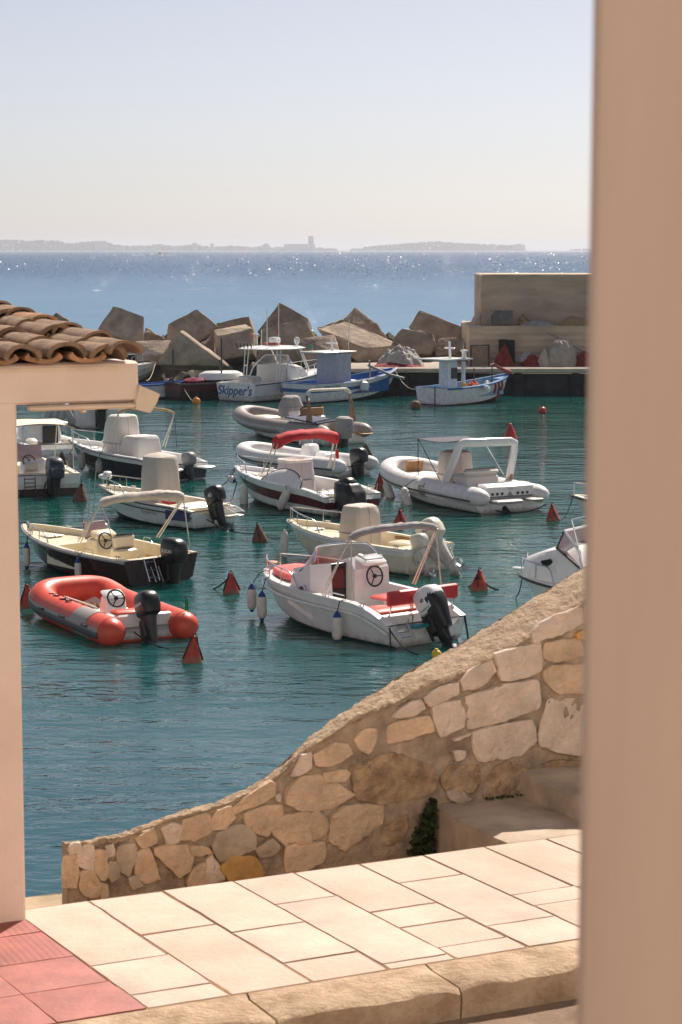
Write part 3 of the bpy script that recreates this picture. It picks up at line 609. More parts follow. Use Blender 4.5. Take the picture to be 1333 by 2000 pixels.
for k in range(70):
    x=rnd.uniform(820,980); u,z=wp(*cA((x,1000-(x-820)*.02))); P=XY(u,VW-.03-rnd.random()*.05,z1+.012); s_=rnd.uniform(.006,.014)
    a=Vector((rnd.uniform(-1,1),rnd.uniform(-1,1),1.2)).normalized()*s_; b=a.cross(Vector((rnd.uniform(-1,1),rnd.uniform(-1,1),0))).normalized()*s_*.6
    m.add([P-a,P+b,P+a,P-b],[(0,1,2,3)])
o=m.build('moss',LEAF,smooth=0); tag(o,'dark green moss and weeds in the corner of wall and lowest step','moss',kind='stuff')
# ================================================================ tiled porch (left)
PLAST=mat('peach_plaster',(.80,.66,.575),.85,.07,1.5,.006,14,col2=(.73,.58,.49))
PLASTC=mat('cream_paint',(.74,.60,.47),.7,.12,3,.003,30)
TILEM=mat('weathered_roof_tile',(.29,.19,.125),.95,.4,11,.010,50,col2=(.15,.10,.068),detail=9)
TILEO=mat('orange_roof_tile',(.46,.235,.115),.92,.4,9,.010,50,col2=(.19,.115,.07),detail=9)
PP=at(52,1797,ZS); up_,vp_=UV(PP)
def pp(px,py): P=onplane(px,py,PP,nn); return UV(P)[0],P.z
ub,zb1=pp(271,722); zb0=pp(150,788)[1]; zbt=pp(150,706)[1]
porch=empty('tiled_porch',XY(up_,vp_,ZS)); inv=Matrix.Translation(-porch.location)
def bxuv(m,u0,u1,v0,v1,z0,z1_,bev=.01):
    c=XY((u0+u1)/2,(v0+v1)/2,(z0+z1_)/2); m.box(c,(u1-u0,v1-v0,z1_-z0),rot=(0,0,A),bev=bev)
m=M(); m.tr=inv; bxuv(m,up_-1.6,up_,vp_,vp_+.32,ZS-.1,zb0+.02,.012); m.build('pillar',PLAST,porch)
m=M(); m.tr=inv; bxuv(m,up_-1.9,ub,vp_-.003,vp_+.26,zb0,zbt-.005,.012); bxuv(m,up_-1.9,up_-.1,vp_+2.2,vp_+2.4,ZS-.1,zbt+.2,.012); m.build('beam',PLAST,porch)
m=M(); m.tr=inv
ux=pp(50,790)[0]
bxuv(m,ux+.02,pp(262,790)[0],vp_-.035,vp_+.05,pp(150,800)[1],pp(150,789)[1]-.003,.008)
bxuv(m,pp(158,790)[0],pp(166,790)[0],vp_-.03,vp_+.03,pp(150,806)[1],pp(150,800)[1],.004); m.build('soffit_board',PLASTC,porch)
# tilted end bracket of the board
m=M(); m.tr=inv
q=[pp(270,752),pp(309,769),pp(303,786),pp(290,806),pp(262,798),pp(262,786)]
m.prism([XY(u,vp_-.03,z) for u,z in q],nn*.12); m.build('end_bracket',PLASTC,porch)
# roof
EU,EZ=pp(230,716); PE=XY(EU,vp_-.05,EZ)
Pt=onplane(-28,626,PE,e); run=(Pt-PE).dot(nn); rise=Pt.z-PE.z; al=math.atan2(max(rise,.05),run)
nrow=6; ex=run/(nrow-.6)
sp_=.232
m=M(); m.tr=inv
def rp(s,t,h=0):   # s along -e from verge, t up slope
    return PE-e*s+nn*(t*math.cos(al)-h*math.sin(al))+Vector((0,0,t*math.sin(al)+h*math.cos(al)))
def tile(s,t,r0,r1,L_,conv,mi,h0,th=.014,tw=0):
    n=9; seg=4; rings=[]
    for k in range(seg+1):
        f=k/seg; r=r0+(r1-r0)*f; tt=t+L_*f; hh=h0+.022*(1-f)
        outer=[];inner=[]
        for i in range(n+1):
            a_=math.pi*(i/n); 
            if conv: y=-math.cos(a_)*r; z=math.sin(a_)*r*.66
            else: y=-math.cos(a_)*r; z=-math.sin(a_)*r*.34
            jit=noise.noise(Vector((s*30+i*.4,tt*9,t)))*.007
            outer.append(rp(s+y+tw*f,tt,hh+z+jit)); z2=z-(th if conv else -th); inner.append(rp(s+y*(1-th/r)+tw*f,tt,hh+z2+jit))
        rings.append(outer+inner[::-1])
    m.loft(rings,mi=mi)
rnd=random.Random(2)
for row in range(nrow+1):
    for col in range(-0,16):
        s=.06+col*sp_; t=row*ex
        mi=1 if rnd.random()<.3 else 0
        tile(s+sp_/2+rnd.uniform(-.008,.008),t-.015+rnd.uniform(-.01,.01),.098,.085,ex*1.22,False,1 if rnd.random()<.8 else 0,.040,th=.02)
        tile(s+rnd.uniform(-.014,.014),t-.03+rnd.uniform(-.035,.03),.098+rnd.uniform(-.006,.008),.078,ex*1.25,True,mi,.034+rnd.uniform(-.008,.012),th=.02,tw=rnd.uniform(-.022,.022))
    # raised verge tile
    tile(-.01+rnd.uniform(-.01,.01),row*ex-.06+rnd.uniform(-.04,.04),.092,.075,ex*1.25,True,1 if row==3 else 0,.062,tw=rnd.uniform(-.01,.01))
m.build('roof_tiles',[TILEM,TILEO],porch,smooth=40)
m=M(); m.tr=inv
m.add([rp(-.0,.04,.0),rp(3.6,.04,.0),rp(3.6,run+.5,.0),rp(-.0,run+.5,.0)]+[rp(-.0,.06,-.07),rp(3.6,.06,-.07),rp(3.6,run+.5,-.07),rp(-.0,run+.5,-.07)],[(0,1,2,3),(4,7,6,5),(0,4,5,1),(1,5,6,2),(2,6,7,3),(3,7,4,0)])
m.build('roof_deck',PLASTC,porch,smooth=0)
tag(porch,'peach plastered porch with a clay tiled roof at the left edge','porch')
# ================================================================ near pillar (right, out of focus)
PILM=mat('pink_painted_wood',(.345,.262,.228),.6,.06,2.5,.002,12,stretch=(5,5,.5),col2=(.315,.237,.205))
Y=1.62; xt=(1163-666.5)/F*Y*1.0
d=ray(1164,0); p1=CAM+d*(Y/d.y); d=ray(1131,2000); p2=CAM+d*(Y/d.y)
sl=(p1.x-p2.x)/(p1.z-p2.z)
m=M(); zA,zB=5.6,9.6
def px_(z): return p2.x+(z-p2.z)*sl
prof=[(.027,.20),(.0,.014),(.004,.004),(.012,0),(.034,.0),(.040,-.001),(.075,-.001),(.080,.0),(.20,.0),(.3,.0),(.45,.0),(.45,.20)]
m.loft([[(px_(z)+a,Y+b,z) for a,b in prof] for z in (zA,zB)])
o=m.build('pillar',PILM,smooth=30); tag(o,'blurred pinkish brown pillar close to the camera along the right edge','pillar')

# the terrace the picture is taken from and an unseen house front added behind it to bounce warm light
m=M(); m.box((0,.9,6.05),(5,2.4,.3),bev=.02); struct(m.build('terrace',GROUND))
m=M(); m.box((0,-.95,10.2),(60,.5,15),bev=.02); struct(m.build('wall',mat('bounce_front_plaster',(.76,.68,.60),.85,.06,1.5,.004,18)))
# ================================================================ boats
class Boat:
    def __init__(b,name,label,S,ang,L,B,cat='boat',group='boats moored in the harbour',bow=None,zbow=.9):
        b.L,b.B=L,B; b.a=R(ang)
        d=Vector((math.cos(b.a),math.sin(b.a),0))
        if bow: p=at(bow[0],bow[1],zbow); P=Vector((p.x,p.y,0))-d*L
        else: p=at(S[0],S[1],0); P=Vector((p.x,p.y,0))
        b.o=empty(name,P,b.a); tag(b.o,label,cat,group); b.mw=Matrix.Translation(P)@Matrix.Rotation(b.a,4,'Z'); b.mi=b.mw.inverted()
        b.lo=b.mi@CAM
    def P(b,px,py,x=None,y=None,z=None):
        d=b.mi.to_3x3()@ray(px,py); o=b.lo
        if x is not None: t=(x-o.x)/d.x
        elif y is not None: t=(y-o.y)/d.y
        else: t=(z-o.z)/d.z
        return o+d*t
    def W(b,p): return b.mw@Vector(p)
    def hb(b,x):
        u=min(1,max(0,x/b.L)); t=max(0,(u-b.u0)/(1-b.u0)); return b.B/2*max(0,1-t**b.p)**b.q*(b.sw+(1-b.sw)*min(1,u/.35))
    def zsh(b,x):
        u=min(1,max(0,x/b.L)); z=b.zs+(b.zb-b.zs)*u**b.se
        if b.dip: z-=b.dip*max(0,1-u/.22)**1.6
        return z
    def hull(b,zs,zb,mats,floor,deck,gun=.16,u0=.3,p=2.2,q=.85,sw=.93,keel=.3,stem=.13,se=1.8,dip=0,rail=DARK,railr=.022,flare=.25,chine=.86,lip=.02):
        b.zs,b.zb,b.u0,b.p,b.q,b.sw,b.se,b.dip=zs,zb,u0,p,q,sw,se,dip
        L=b.L; n=30; us=[i/n for i in range(n)]+[.985,.995,1.0]
        fr=[0,.30,.52,.72,.9,1]; rows=[]
        def sec(u,sgn):
            x=L*u; h=b.hb(x); zz=b.zsh(x); k=max(0,(u-.62)/.38)
            zk=-keel+(keel+zb*.42)*k**2.6; xk=L*(u-stem*u**5)
            hc=h*(chine-.25*u**2.5); zc=.04+(zb*.5)*u**3.2; zc=max(zc,zk+.01); xc=L*(u-stem*.55*u**5)
            pts=[(xk,0,zk),(xk*.5+xc*.5,sgn*hc*.55,zk+(zc-zk)*.48)]
            for f in fr:
                ff=f**(1+flare*u*3); pts.append((xc+(x-xc)*f,sgn*(hc+(h-hc)*ff),zc+(zz-zc)*f))
            return pts
        m=M(); mi=[0,0]+[1,2,3,4,5]
        nm=len(mats)
        for sgn in (1,-1):
            rings=[sec(u,sgn) for u in us]; m.loft(rings,cap=False,closed=False,mis=[min(i,nm-1) for i in mi])
        a,c=sec(0,1),sec(0,-1)
        for j in range(len(a)-1): m.add([a[j],a[j+1],c[j+1],c[j]],[(0,1,2,3)],min(mi[j],nm-1))
        bm_o=m.build('hull',mats,b.o,smooth=32)
        b.hullo=bm_o
        # deck: gunwale ring, inner sides, soles and bulkheads
        m=M(); rings=[]
        for (ua,ub,kind,val) in floor:
            k=max(2,int((ub-ua)*34))
            for i in range(k+1):
                u=ua+(ub-ua)*i/k; x=L*min(u,.992); h=b.hb(x)-.004; zz=b.zsh(x)+lip; hi=max(h-gun,h*.3); zf=val if kind=='abs' else zz-val
                crown=.05 if (kind=='rel' and val<=0.02) else 0
                rings.append([(x,h,zz-.03),(x,h-.012,zz),(x,hi,zz+.004),(x,hi-.015,min(zf,zz) if val>0 else zf),(x,hi*.5,zf+crown*.75),(x,0,zf+crown),(x,-hi*.5,zf+crown*.75),(x,-hi+.015,min(zf,zz) if val>0 else zf),(x,-hi,zz+.004),(x,-h+.012,zz),(x,-h,zz-.03)])
        m.loft(rings,cap=False,closed=False)
        r0=rings[0]; m.add(r0,[tuple(range(len(r0)))])
        m.build('deck',deck,b.o,smooth=32)
        if rail:
            m=M(); xs=[L*u for u in us]
            P=[(x,b.hb(x)+.004,b.zsh(x)-.035) for x in xs]+[(x,-b.hb(x)-.004,b.zsh(x)-.035) for x in xs[::-1][1:]]
            m.tube(P,railr,n=6); m.build('rub_rail',rail,b.o)
        return b
    def railing(b,xa,xb,h,side,inset=.07,posts=3,r=.016,wrap=False,mt=None,name='bow_rail',lean=.0):
        m=M(); n=10; P=[]
        xs=[xa+(xb-xa)*i/n for i in range(n+1)]
        sd=[side] if not wrap else [1,-1]
        f=lambda x,s_:Vector((x,s_*max(0.0,b.hb(x)-inset),b.zsh(x)+.02))
        top=[]
        for s_ in sd:
            T=[f(x,s_)+Vector((lean,0,h*min(1,i/1.2) if i<2 else h)) for i,x in enumerate(xs)]
            T[0]=f(xs[0],s_)
            top.append(T)
            for k in range(1,posts+1):
                x=xs[0]+(xs[-1]-xs[0])*k/posts; q=f(x,s_); m.tube([q,q+Vector((lean,0,h))],r*.8,6)
        if wrap:
            tip=Vector((min(b.L+.08,xb+.25),0,b.zsh(b.L)+h+.02)); m.tube(top[0]+[tip]+top[1][::-1],r,6)
        else: m.tube(top[0],r,6)
        m.build(name,mt or STEEL,b.o)
    def add(b,m,name,mt,parent=None,smooth=40): return m.build(name,mt,parent or b.o,smooth=smooth)
    def pole(b,*segs,r=.016,mt=None,name='pole'):
        m=M()
        for s_ in segs: m.tube(s_,r,6)
        return m.build(name,mt or STEEL,b.o)
    def wheel(b,c,rad=.19,tilt=65,face=-1,mt=None):
        m=M(); rot=(0,R(-tilt),0); m.torus(c,rad,.02,rot,20,6); E=Euler(rot).to_matrix()
        for k in range(3):
            a=2*math.pi*k/3+.5; m.tube([c,Vector(c)+E@Vector((rad*math.cos(a),rad*math.sin(a),0))],.013,5)
        m.lathe([(.001,-.02),(.045,-.02),(.045,.02),(.001,.03)],c,10,rot=rot); return m.build('steering_wheel',mt or BLACK,b.o)
    def rolled(b,p0,p1,h,r,mt,name='bimini_cover',seed=0,n=22,flat=1.0):
        P=[]; p0=Vector(p0);p1=Vector(p1)
        for i in range(n+1):
            t=i/n; e_=1-abs(2*t-1)**4; P.append(p0.lerp(p1,t)+Vector((0,0,h*e_)))
        rs=[r*(.75 if i in(0,n) else 1)*(1+.16*noise.noise(Vector((i*.55,seed,0)))) for i in range(n+1)]
        m=M(); m.tube(P,rs,10,sq=(1.25*flat,.85)); m.wobble(.022,9,seed); return m.build(name,mt,b.o)
    def cover(b,rings,mt,name='console_cover',seed=0,wob=.03,folds=9,n=48,p=6):
        """rings: (cx,cy,z,hx,hy); cloth draped over it, with folds"""
        m=M(); RR=[]
        for i in range(len(rings)-1):
            a,c=rings[i],rings[i+1]; k=4
            for j in range(k+(1 if i==len(rings)-2 else 0)):
                t=j/k; q=[a[z]+(c[z]-a[z])*t for z in range(5)]; RR.append(rrect(q[0],q[1],q[2],q[3],q[4],p,n,wob,seed,folds))
        m.loft(RR); m.wobble(.012,4,seed+2); m.wobble(.006,13,seed); ob=m.build(name,mt,b.o,smooth=70)
        if len(rings)>3 and name=='console_cover':
            a,c=rings[0],rings[1]; q=[a[z]+(c[z]-a[z])*.8 for z in range(5)]; m=M(); m.tube([Vector(p) for p in rrect(q[0],q[1],q[2],q[3]*1.03,q[4]*1.03,p,28)],.014,5,closed=True); m.build('cover_strap',GREY,ob)
            c=rings[-1]; m=M(); d_=rings[-2]; pts=[]
            for (rg,k_) in ((rings[0],1.03),(rings[1],1.02),(rings[2],1.02),(d_,1.02)): pts.append(Vector((rg[0]-rg[3]*k_,rg[1]+rg[4]*.1,rg[2])))
            m.tube(pts,.010,5); m.build('seam',mt,ob)
        return ob
    def outboard(b,x,y,z,tilt=0,s=1,cowl=BLACK,leg=BLACK,txt=None,txtm=None,turn=0,band=None,hood=False):
        root=M()
        T=Matrix.Translation((x,y,z))@Matrix.Rotation(R(turn),4,'Z')@Matrix.Rotation(R(tilt),4,'Y')@Matrix.Scale(s,4)
        def sh(pts): return [T@Vector(p) for p in pts]
        m=M(); m.tr=T
        rr=lambda cx,z_,hx,hy,p=3:[q for q in rrect(cx,0,z_,hx,hy,p,20)]
        m.loft([rr(-.22,.10,.17,.135),rr(-.22,-.06,.145,.10),rr(-.22,-.34,.125,.075),rr(-.23,-.52,.12,.04)])
        m.box((-.10,0,-.14),(.20,.24,.34),bev=.03,top=(1.1,1.1)); m.tube([(-.02,.09,.05),(-.02,.09,-.38)],.03,6); m.tube([(-.02,-.09,.05),(-.02,-.09,-.38)],.03,6)
        m.loft([rr(-.26,-.50,.19,.05,2),rr(-.26,-.52,.20,.055,2)])
        m.loft([rr(-.24,-.52,.10,.03),rr(-.23,-.70,.07,.025)])
        m.lathe([(.01,-.22),(.045,-.12),(.055,.02),(.05,.14),(.02,.2)],(-.24,0,-.70),10,rot=(0,R(-90),0))
        m.prism([(-.16,-.01,-.74),(-.30,-.01,-.74),(-.30,-.01,-.88),(-.22,-.01,-.86)],(0,.02,0))
        m.box((-.03,0,-.02),(.10,.22,.26),bev=.015)
        o=m.build('outboard_motor',leg,b.o,smooth=40)
        m=M(); m.tr=T
        m.loft([rr(-.23,.06,.20,.135),rr(-.24,.10,.26,.17,3.6),rr(-.25,.26,.275,.18,3.8),rr(-.24,.38,.265,.17,3.8),rr(-.215,.455,.235,.15,3.6),rr(-.19,.495,.18,.115,3.2),rr(-.18,.505,.10,.06)])
        m.build('cowling',cowl,o,smooth=50)
        m=M(); m.tr=T
        for k in range(3):
            a=2*math.pi*k/3; ca,sa=math.cos(a),math.sin(a); q=[]
            for (rr_,w_,tw) in ((.03,.03,.5),(.08,.055,.35),(.125,.05,.25),(.15,.015,.2)):
                q.append([(-.46+tw*w_*1.0,rr_*ca-w_*sa,-.70+rr_*sa+w_*ca),(-.46-tw*w_,rr_*ca+w_*sa,-.70+rr_*sa-w_*ca)])
            vs=[p for r_ in q for p in r_]; m.add(vs,[(0,1,3,2),(2,3,5,4),(4,5,7,6)]); m.add([(p[0]-.006,p[1],p[2]) for p in vs],[(0,2,3,1),(2,4,5,3),(4,6,7,5)])
        m.lathe([(.04,-.02),(.035,.08),(.01,.11)],(-.44,0,-.70),8,rot=(0,R(-90),0)); m.build('propeller',STEEL if cowl!=BLACK else BLACK,o,smooth=40)
        if band:
            m=M(); m.tr=T; m.loft([rr(-.23,.105,.256,.17),rr(-.23,.135,.262,.176)]); m.build('trim_band',band,o)
        if hood:
            m=M(); m.tr=T; m.loft([rr(-.33,-.30,.13,.09),rr(-.34,-.05,.16,.13),rr(-.34,.10,.19,.165),rr(-.35,.26,.18,.18),rr(-.37,.36,.13,.16),rr(-.39,.41,.06,.10)]); m.build('cowl_cover',BLACK,o,smooth=50)
        if txt:
            t=bpy.data.curves.new('lettering','FONT'); t.body=txt[0]; t.size=txt[1]*s; t.extrude=.002; t.align_x='CENTER'; t.align_y='CENTER'; t.offset=.002; t.materials.append(txtm)
            for side in (1,) if len(txt)<3 else ('aft',):
                ob=bpy.data.objects.new('lettering',t); COL.objects.link(ob); ob.parent=o
                if side==1: ML=T@Matrix.Translation((-.24,.181,.27))@Matrix.Rotation(R(180),4,'Z')@Matrix.Rotation(R(90),4,'X')
                else: ML=T@Matrix.Translation((-.509,0,.27))@Matrix.Rotation(R(-90),4,'Z')@Matrix.Rotation(R(90),4,'X')
                ob.matrix_local=ML.to_3x3().normalized().to_4x4(); ob.location=ML.translation
        return o
    def ladder(b,x,y,z0,z1,w=.28,rungs=3,lean=.12,mt=None):
        m=M(); m.tube([(x,y-w/2,z0),(x-lean,y-w/2,z1)],.014,6); m.tube([(x,y+w/2,z0),(x-lean,y+w/2,z1)],.014,6)
        for k in range(rungs): t=(k+.5)/rungs; m.tube([(x-lean*t,y-w/2,z0+(z1-z0)*t),(x-lean*t,y+w/2,z0+(z1-z0)*t)],.014,6)
        m.build('ladder',mt or STEEL,b.o)
def glass_arc(x0,w,z0,h,rake,depth,n=14,t=.012):
    """curved windscreen: bulges forward in the middle"""
    m=M(); 
    def f(u,v):
        y=w*(1-2*u); c=1-(abs(2*u-1))**2.4; hh=h*(.55+.45*min(1,c*3)); return (x0+depth*c-rake*v,y*(1-.10*v),z0+hh*v)
    m.grid(f,n,4); return m,f
def fittings(b,us=(.06,.80),hatch=None,gun=.09):
    for u in us:
        for s_ in (1,-1):
            x=b.L*u; y=s_*max(.05,b.hb(x)-gun); z=b.zsh(x)+.025; m=M()
            m.tube([(x-.10,y,z+.045),(x-.05,y,z+.05),(x+.05,y,z+.05),(x+.10,y,z+.045)],.016,5); m.tube([(x-.04,y,z-.01),(x-.04,y,z+.05)],.014,5); m.tube([(x+.04,y,z-.01),(x+.04,y,z+.05)],.014,5); m.build('cleat',STEEL,b.o)
    if hatch:
        x,z=hatch; m=M(); m.box((x,0,z),(.46,.5,.03),bev=.012); h=m.build('hatch',WD,b.o); m=M(); m.box((x-.2,0,z+.022),(.04,.10,.02),bev=.006); m.build('latch',STEEL,h)
# ---------------------------------------------------------------- fenders, buoys, ropes (things of their own)
def fender(b,x,z,label,side=1,L_=.55,r=.105,cap=FENB,body=FENW,tilt=(0,0),ztie=None,off=.0):
    y=side*(b.hb(x)+r+.015+off); p=b.W((x,y,z)); o=empty('fender',p,b.a); 
    rot=(R(tilt[0]),R(tilt[1]),0); m=M()
    m.lathe([(.02,-L_/2),(.05,-L_/2+.02),(r*.8,-L_/2+.06),(r,-L_/2+.12),(r,L_/2-.14),(r*.86,L_/2-.09)],(0,0,0),14,rot=rot); m.build('fender_body',body,o)
    m=M(); m.lathe([(r*.87,L_/2-.095),(r*.6,L_/2-.03),(.035,L_/2),(.03,L_/2+.03),(.01,L_/2+.035)],(0,0,0),12,rot=rot); m.lathe([(.01,-L_/2-.03),(.035,-L_/2-.025),(.05,-L_/2+.015),(r*.6,-L_/2+.03)],(0,0,0),12,rot=rot); m.build('fender_cap',cap,o)
    E=Euler(rot).to_matrix(); q=E@Vector((0,0,L_/2)); tz=(ztie or b.zsh(x)+.03)-z
    m=M(); m.tube([q,Vector((0,-side*(r*.6+off*.8),tz-.02)),Vector((0,-side*(r+off+.06),tz+.01))],.011,5); m.build('rope',ROPE,o)
    return tag(o,label,'fender','boat fenders')
def buoy(px,py,label,hgt=.46,r=.20,mt=None,tilt=(0,0),cat='buoy',rope=True,ball=False,lean=None):
    p=at(px,py,0); o=empty('buoy',Vector((p.x,p.y,0)),random.uniform(0,6)); rot=(R(tilt[0]),R(tilt[1]),0); m=M(); mt=mt or BUOYR
    if ball: m.lathe([(r*math.cos(t),r*math.sin(t)+r*.55) for t in [R(-88)+R(176)*i/10 for i in range(11)]],(0,0,0),16,rot=rot); m.lathe([(.03,r*1.5),(.035,r*1.72),(.01,r*1.75)],(0,0,0),8,rot=rot)
    else: m.lathe([(r*.5,-.16),(r*.92,-.10),(r,-.02),(r*.95,.06),(r*.62,.5*hgt),(r*.30,.82*hgt),(r*.20,.9*hgt),(r*.24,.95*hgt),(r*.14,hgt),(.01,hgt+.01)],(0,0,0),18,rot=rot)
    m.build('float',mt,o)
    if rope:
        E=Euler(rot).to_matrix(); m=M(); 
        for k in range(2):
            a=k*2.6+.8; pts=[E@Vector((rr*math.cos(a+j*.18)*1.06,rr*math.sin(a+j*.18)*1.06,zz)) for j,(rr,zz) in enumerate(((.05,hgt),(r*.30,.82*hgt),(r*.62,.5*hgt),(r*.97,.06)))]; m.tube(pts,.017,5)
        m.torus(E@Vector((0,0,hgt+.02)),.035,.012,(R(90)+rot[0],rot[1],0),10,5); m.build('rope',ROPE,o)
    return tag(o,label,cat,'mooring buoys')
def rope(A,B,sag,label,r=.012,mt=None,n=14):
    A=Vector(A);B=Vector(B); m=M(); m.tube([p-A for p in arc(A,B,-sag,n)],r,5); o=m.build('mooring_rope',mt or ROPE); o.location=A
    return tag(o,label,'rope','mooring ropes')

# ================================================================ 1 orange inflatable
def rib_path(L,w,x0,Lb,z0,z1,pw=2.0,n=12,blunt=None):
    P=[(x0+(Lb-x0)*i/6,w,z0+ (z1-z0)*.15*(i/6)**2) for i in range(7)]
    for i in range(1,n*2):
        t=math.pi*i/(2*n); c,s_=math.cos(t),math.sin(t)
        y=math.copysign(abs(c)**(2/pw),c)*w; x=Lb+(L-Lb)*abs(s_)**(2/pw); k=max(0,(x-Lb)/(L-Lb)); P.append((x,y,z0+(z1-z0)*(.15+.85*k**1.4)))
    P+= [(x0+(Lb-x0)*i/6,-w,z0+(z1-z0)*.15*(i/6)**2) for i in range(6,-1,-1)]
    return [Vector(p) for p in P]
def ribtube(b,P,r,mt,cone=.28,name='inflatable_tube'):
    # tapered stern cones at both ends
    d0=(P[0]-P[1]).normalized(); d1=(P[-1]-P[-2]).normalized()
    ends=((.98,0),(.9,.35),(.72,.7),(.42,.92),(.12,1.0))
    pre=[(P[0]+d0*cone*k,r*f) for f,k in ends[::-1]]; post=[(P[-1]+d1*cone*k,r*f) for f,k in ends]
    Q=[p for p,_ in pre]+P+[p for p,_ in post]; rs=[q for _,q in pre]+[r]*len(P)+[q for _,q in post]
    m=M(); m.tube(Q,rs,20); return m.build(name,mt,b.o,smooth=60)
def strake(b,P,r,mt,dz=-.02,th=.022,hh=.05,ang=-8,name='rub_strake',i0=0,i1=None,n=6):
    Q=[]; 
    i1=i1 or len(P)
    for i in range(i0,i1):
        t=(P[min(i+1,len(P)-1)]-P[max(i-1,0)]).normalized(); a=Vector((t.y,-t.x,0)).normalized()
        c=Vector((b.L*.4,0,0)); 
        if a.dot(P[i]-c)<0: a=-a
        Q.append(P[i]+a*(r*math.cos(R(ang))+.0)+Vector((0,0,r*math.sin(R(ang)))))
    m=M(); m.tube(Q,1,8,sq=(th,hh)); return m.build(name,mt,b.o)
b=Boat('inflatable_boat','orange inflatable boat with grey band and small console, front left',(286,1250),119,4.3,1.95,'inflatable boat')
b.B=2.1; b.hull(.26,.42,[ORANGED,RIBW],[(0,.9,'abs',.16)],RIBW,gun=.1,rail=None,stem=.06,keel=.12,u0=.45)
b.B=1.9
P=rib_path(4.05,0.80,-.10,3.15,.24,.46,pw=3.6,n=12); TR=.30; ribtube(b,P,TR,ORANGE,.28)
strake(b,P,TR,RIBG,ang=7,th=.014,hh=.06,name='grey_band'); strake(b,P,TR+.004,DARK,ang=-9,th=.022,hh=.075,i0=0,name='rub_strake')
# grey chafe patch and handles
m=M()
for i in (3,4):
    pass
m.tube([Vector((x,.80,.245+.002*x)) for x in (.55,.75,.95,1.15,1.35)],.307,20); b.add(m,'chafe_patch',RIBG,smooth=60)
for x in (.55,1.75,2.9):
    m=M(); m.tube([(x-.12,1.095,.30),(x-.08,1.145,.32),(x+.08,1.145,.32),(x+.12,1.095,.30)],.02,6); m.box((x-.13,1.09,.30),(.06,.05,.09)); m.box((x+.13,1.09,.30),(.06,.05,.09)); b.add(m,'handle',BLACK)
# swoosh marks on the tube
m=M()
for (x0,y0) in ((3.2,.88),(2.45,.90)):
    for k in range(2): m.tube([(x0-.0-k*.1,y0-.02,.555),(x0-.18,y0-.10-k*.05,.583),(x0-.38+k*.05,y0-.03,.565),(x0-.5,y0-.10,.583)],.014,5)
b.add(m,'decal',DARK)
m=M(); m.box((1.72,-.02,.42),(.42,.50,.52),bev=.05,top=(.7,.92)); m.box((1.74,-.02,.69),(.30,.46,.08),rot=(0,R(-22),0),bev=.03); b.add(m,'console',W)
b.wheel(Vector((1.47,.02,.64)),.185,62)
m=M(); m.box((2.15,0,.27),(.30,1.2,.10),bev=.03); m.box((.95,0,.30),(.34,1.15,.22),bev=.04); b.add(m,'seat',W)
m=M(); m.box((.98,0,.44),(.34,.62,.07),bev=.03); b.add(m,'seat_cushion',ORANGED)
m=M(); m.box((.10,0,.30),(.10,1.2,.46),bev=.03); b.add(m,'transom',W)
m=M(); m.tube([(2.8,.58,.52),(1.2,.58,.55)],.016,6); m.tube([(2.8,.64,.54),(1.0,.62,.54)],.016,6); b.add(m,'oar',PALEROD)
b.outboard(.12,-.02,.33,tilt=22,s=1.16,cowl=BLACK,leg=DARK,txt=('YAMAHA',.075),txtm=LETW)
m=M(); m.tube([(-.15,-.80,.55),(-.15,-.80,.85)],.01,5); b.add(m,'flag_pole',DARK)
m=M(); m.grid(lambda u,v:(-.15-.16*u,-.80+.015*math.sin(u*9),.80-.2*v-.1*u*(v-.2)),6,4); b.add(m,'flag',GREENF)
orib=b
m=M(); rnd=random.Random(4)
for k in range(90):
    a=rnd.uniform(0,6.3); q=rnd.random()**.6; c=Vector((3.0+.38*q*math.cos(a),.05+.36*q*math.sin(a),.20+.10*(1-q))); d=Vector((rnd.uniform(-1,1),rnd.uniform(-1,1),.15)).normalized()*.13
    m.tube([c-d,c+Vector((rnd.uniform(-.06,.06),rnd.uniform(-.06,.06),.035)),c+d],.014,5)
o=m.build('rope_coil',mat('brown_rope',(.36,.17,.08),.9,.3,30)); o.location=b.o.location; o.rotation_euler.z=b.a; tag(o,'heap of brown rope lying in the bow of the orange inflatable','rope')
# ================================================================ 2 maroon open boat
b=Boat('open_boat','dark maroon open boat with cream interior and rolled up beige bimini',(316,1137),134,5.5,2.4,bow=None)
b.hull(.60,.90,[BROWNH,BROWNH,BROWNH,BROWNH,BROWNH,BROWNH],[(0,.05,'rel',.03),(.05,.60,'abs',.20),(.60,.97,'rel',.14)],CREAM,gun=.13,rail=RIBLG,railr=.035,stem=.14)
m=M(); m.box((2.35,-.05,.52),(.50,.72,.66),bev=.05,top=(.75,.95)); m.box((2.28,-.05,.92),(.30,.62,.16),rot=(0,R(-20),0),bev=.04); b.add(m,'console',CREAM)
g,f=glass_arc(2.42,.40,.86,.34,-.10,.12); b.add(g,'windscreen',PINKG)
m=M(); m.box((2.62,-.05,1.0),(.03,.66,.42),rot=(0,R(14),0),bev=.01); b.add(m,'screen_cover',GREY)
b.wheel(Vector((2.02,.08,.80)),.20,72)
m=M(); m.box((1.48,-.05,.42),(.34,.62,.46),bev=.04); b.add(m,'seat',CREAM); m=M(); m.box((1.50,-.05,.82),(.14,.66,.34),bev=.06); b.add(m,'backrest',CANVASL)
m=M(); m.box((.55,.35,.42),(.55,.62,.10),bev=.03); m.box((.55,-.45,.42),(.55,.50,.10),bev=.03); b.add(m,'stern_seat',CREAM)
m=M(); m.box((.9,-.66,.36),(1.0,.04,.22),bev=.01); b.add(m,'side_panel',TEAK)
b.outboard(-.02,-.12,.44,tilt=0,s=1.25,txt=('SUZUKI',.085),txtm=LETW)
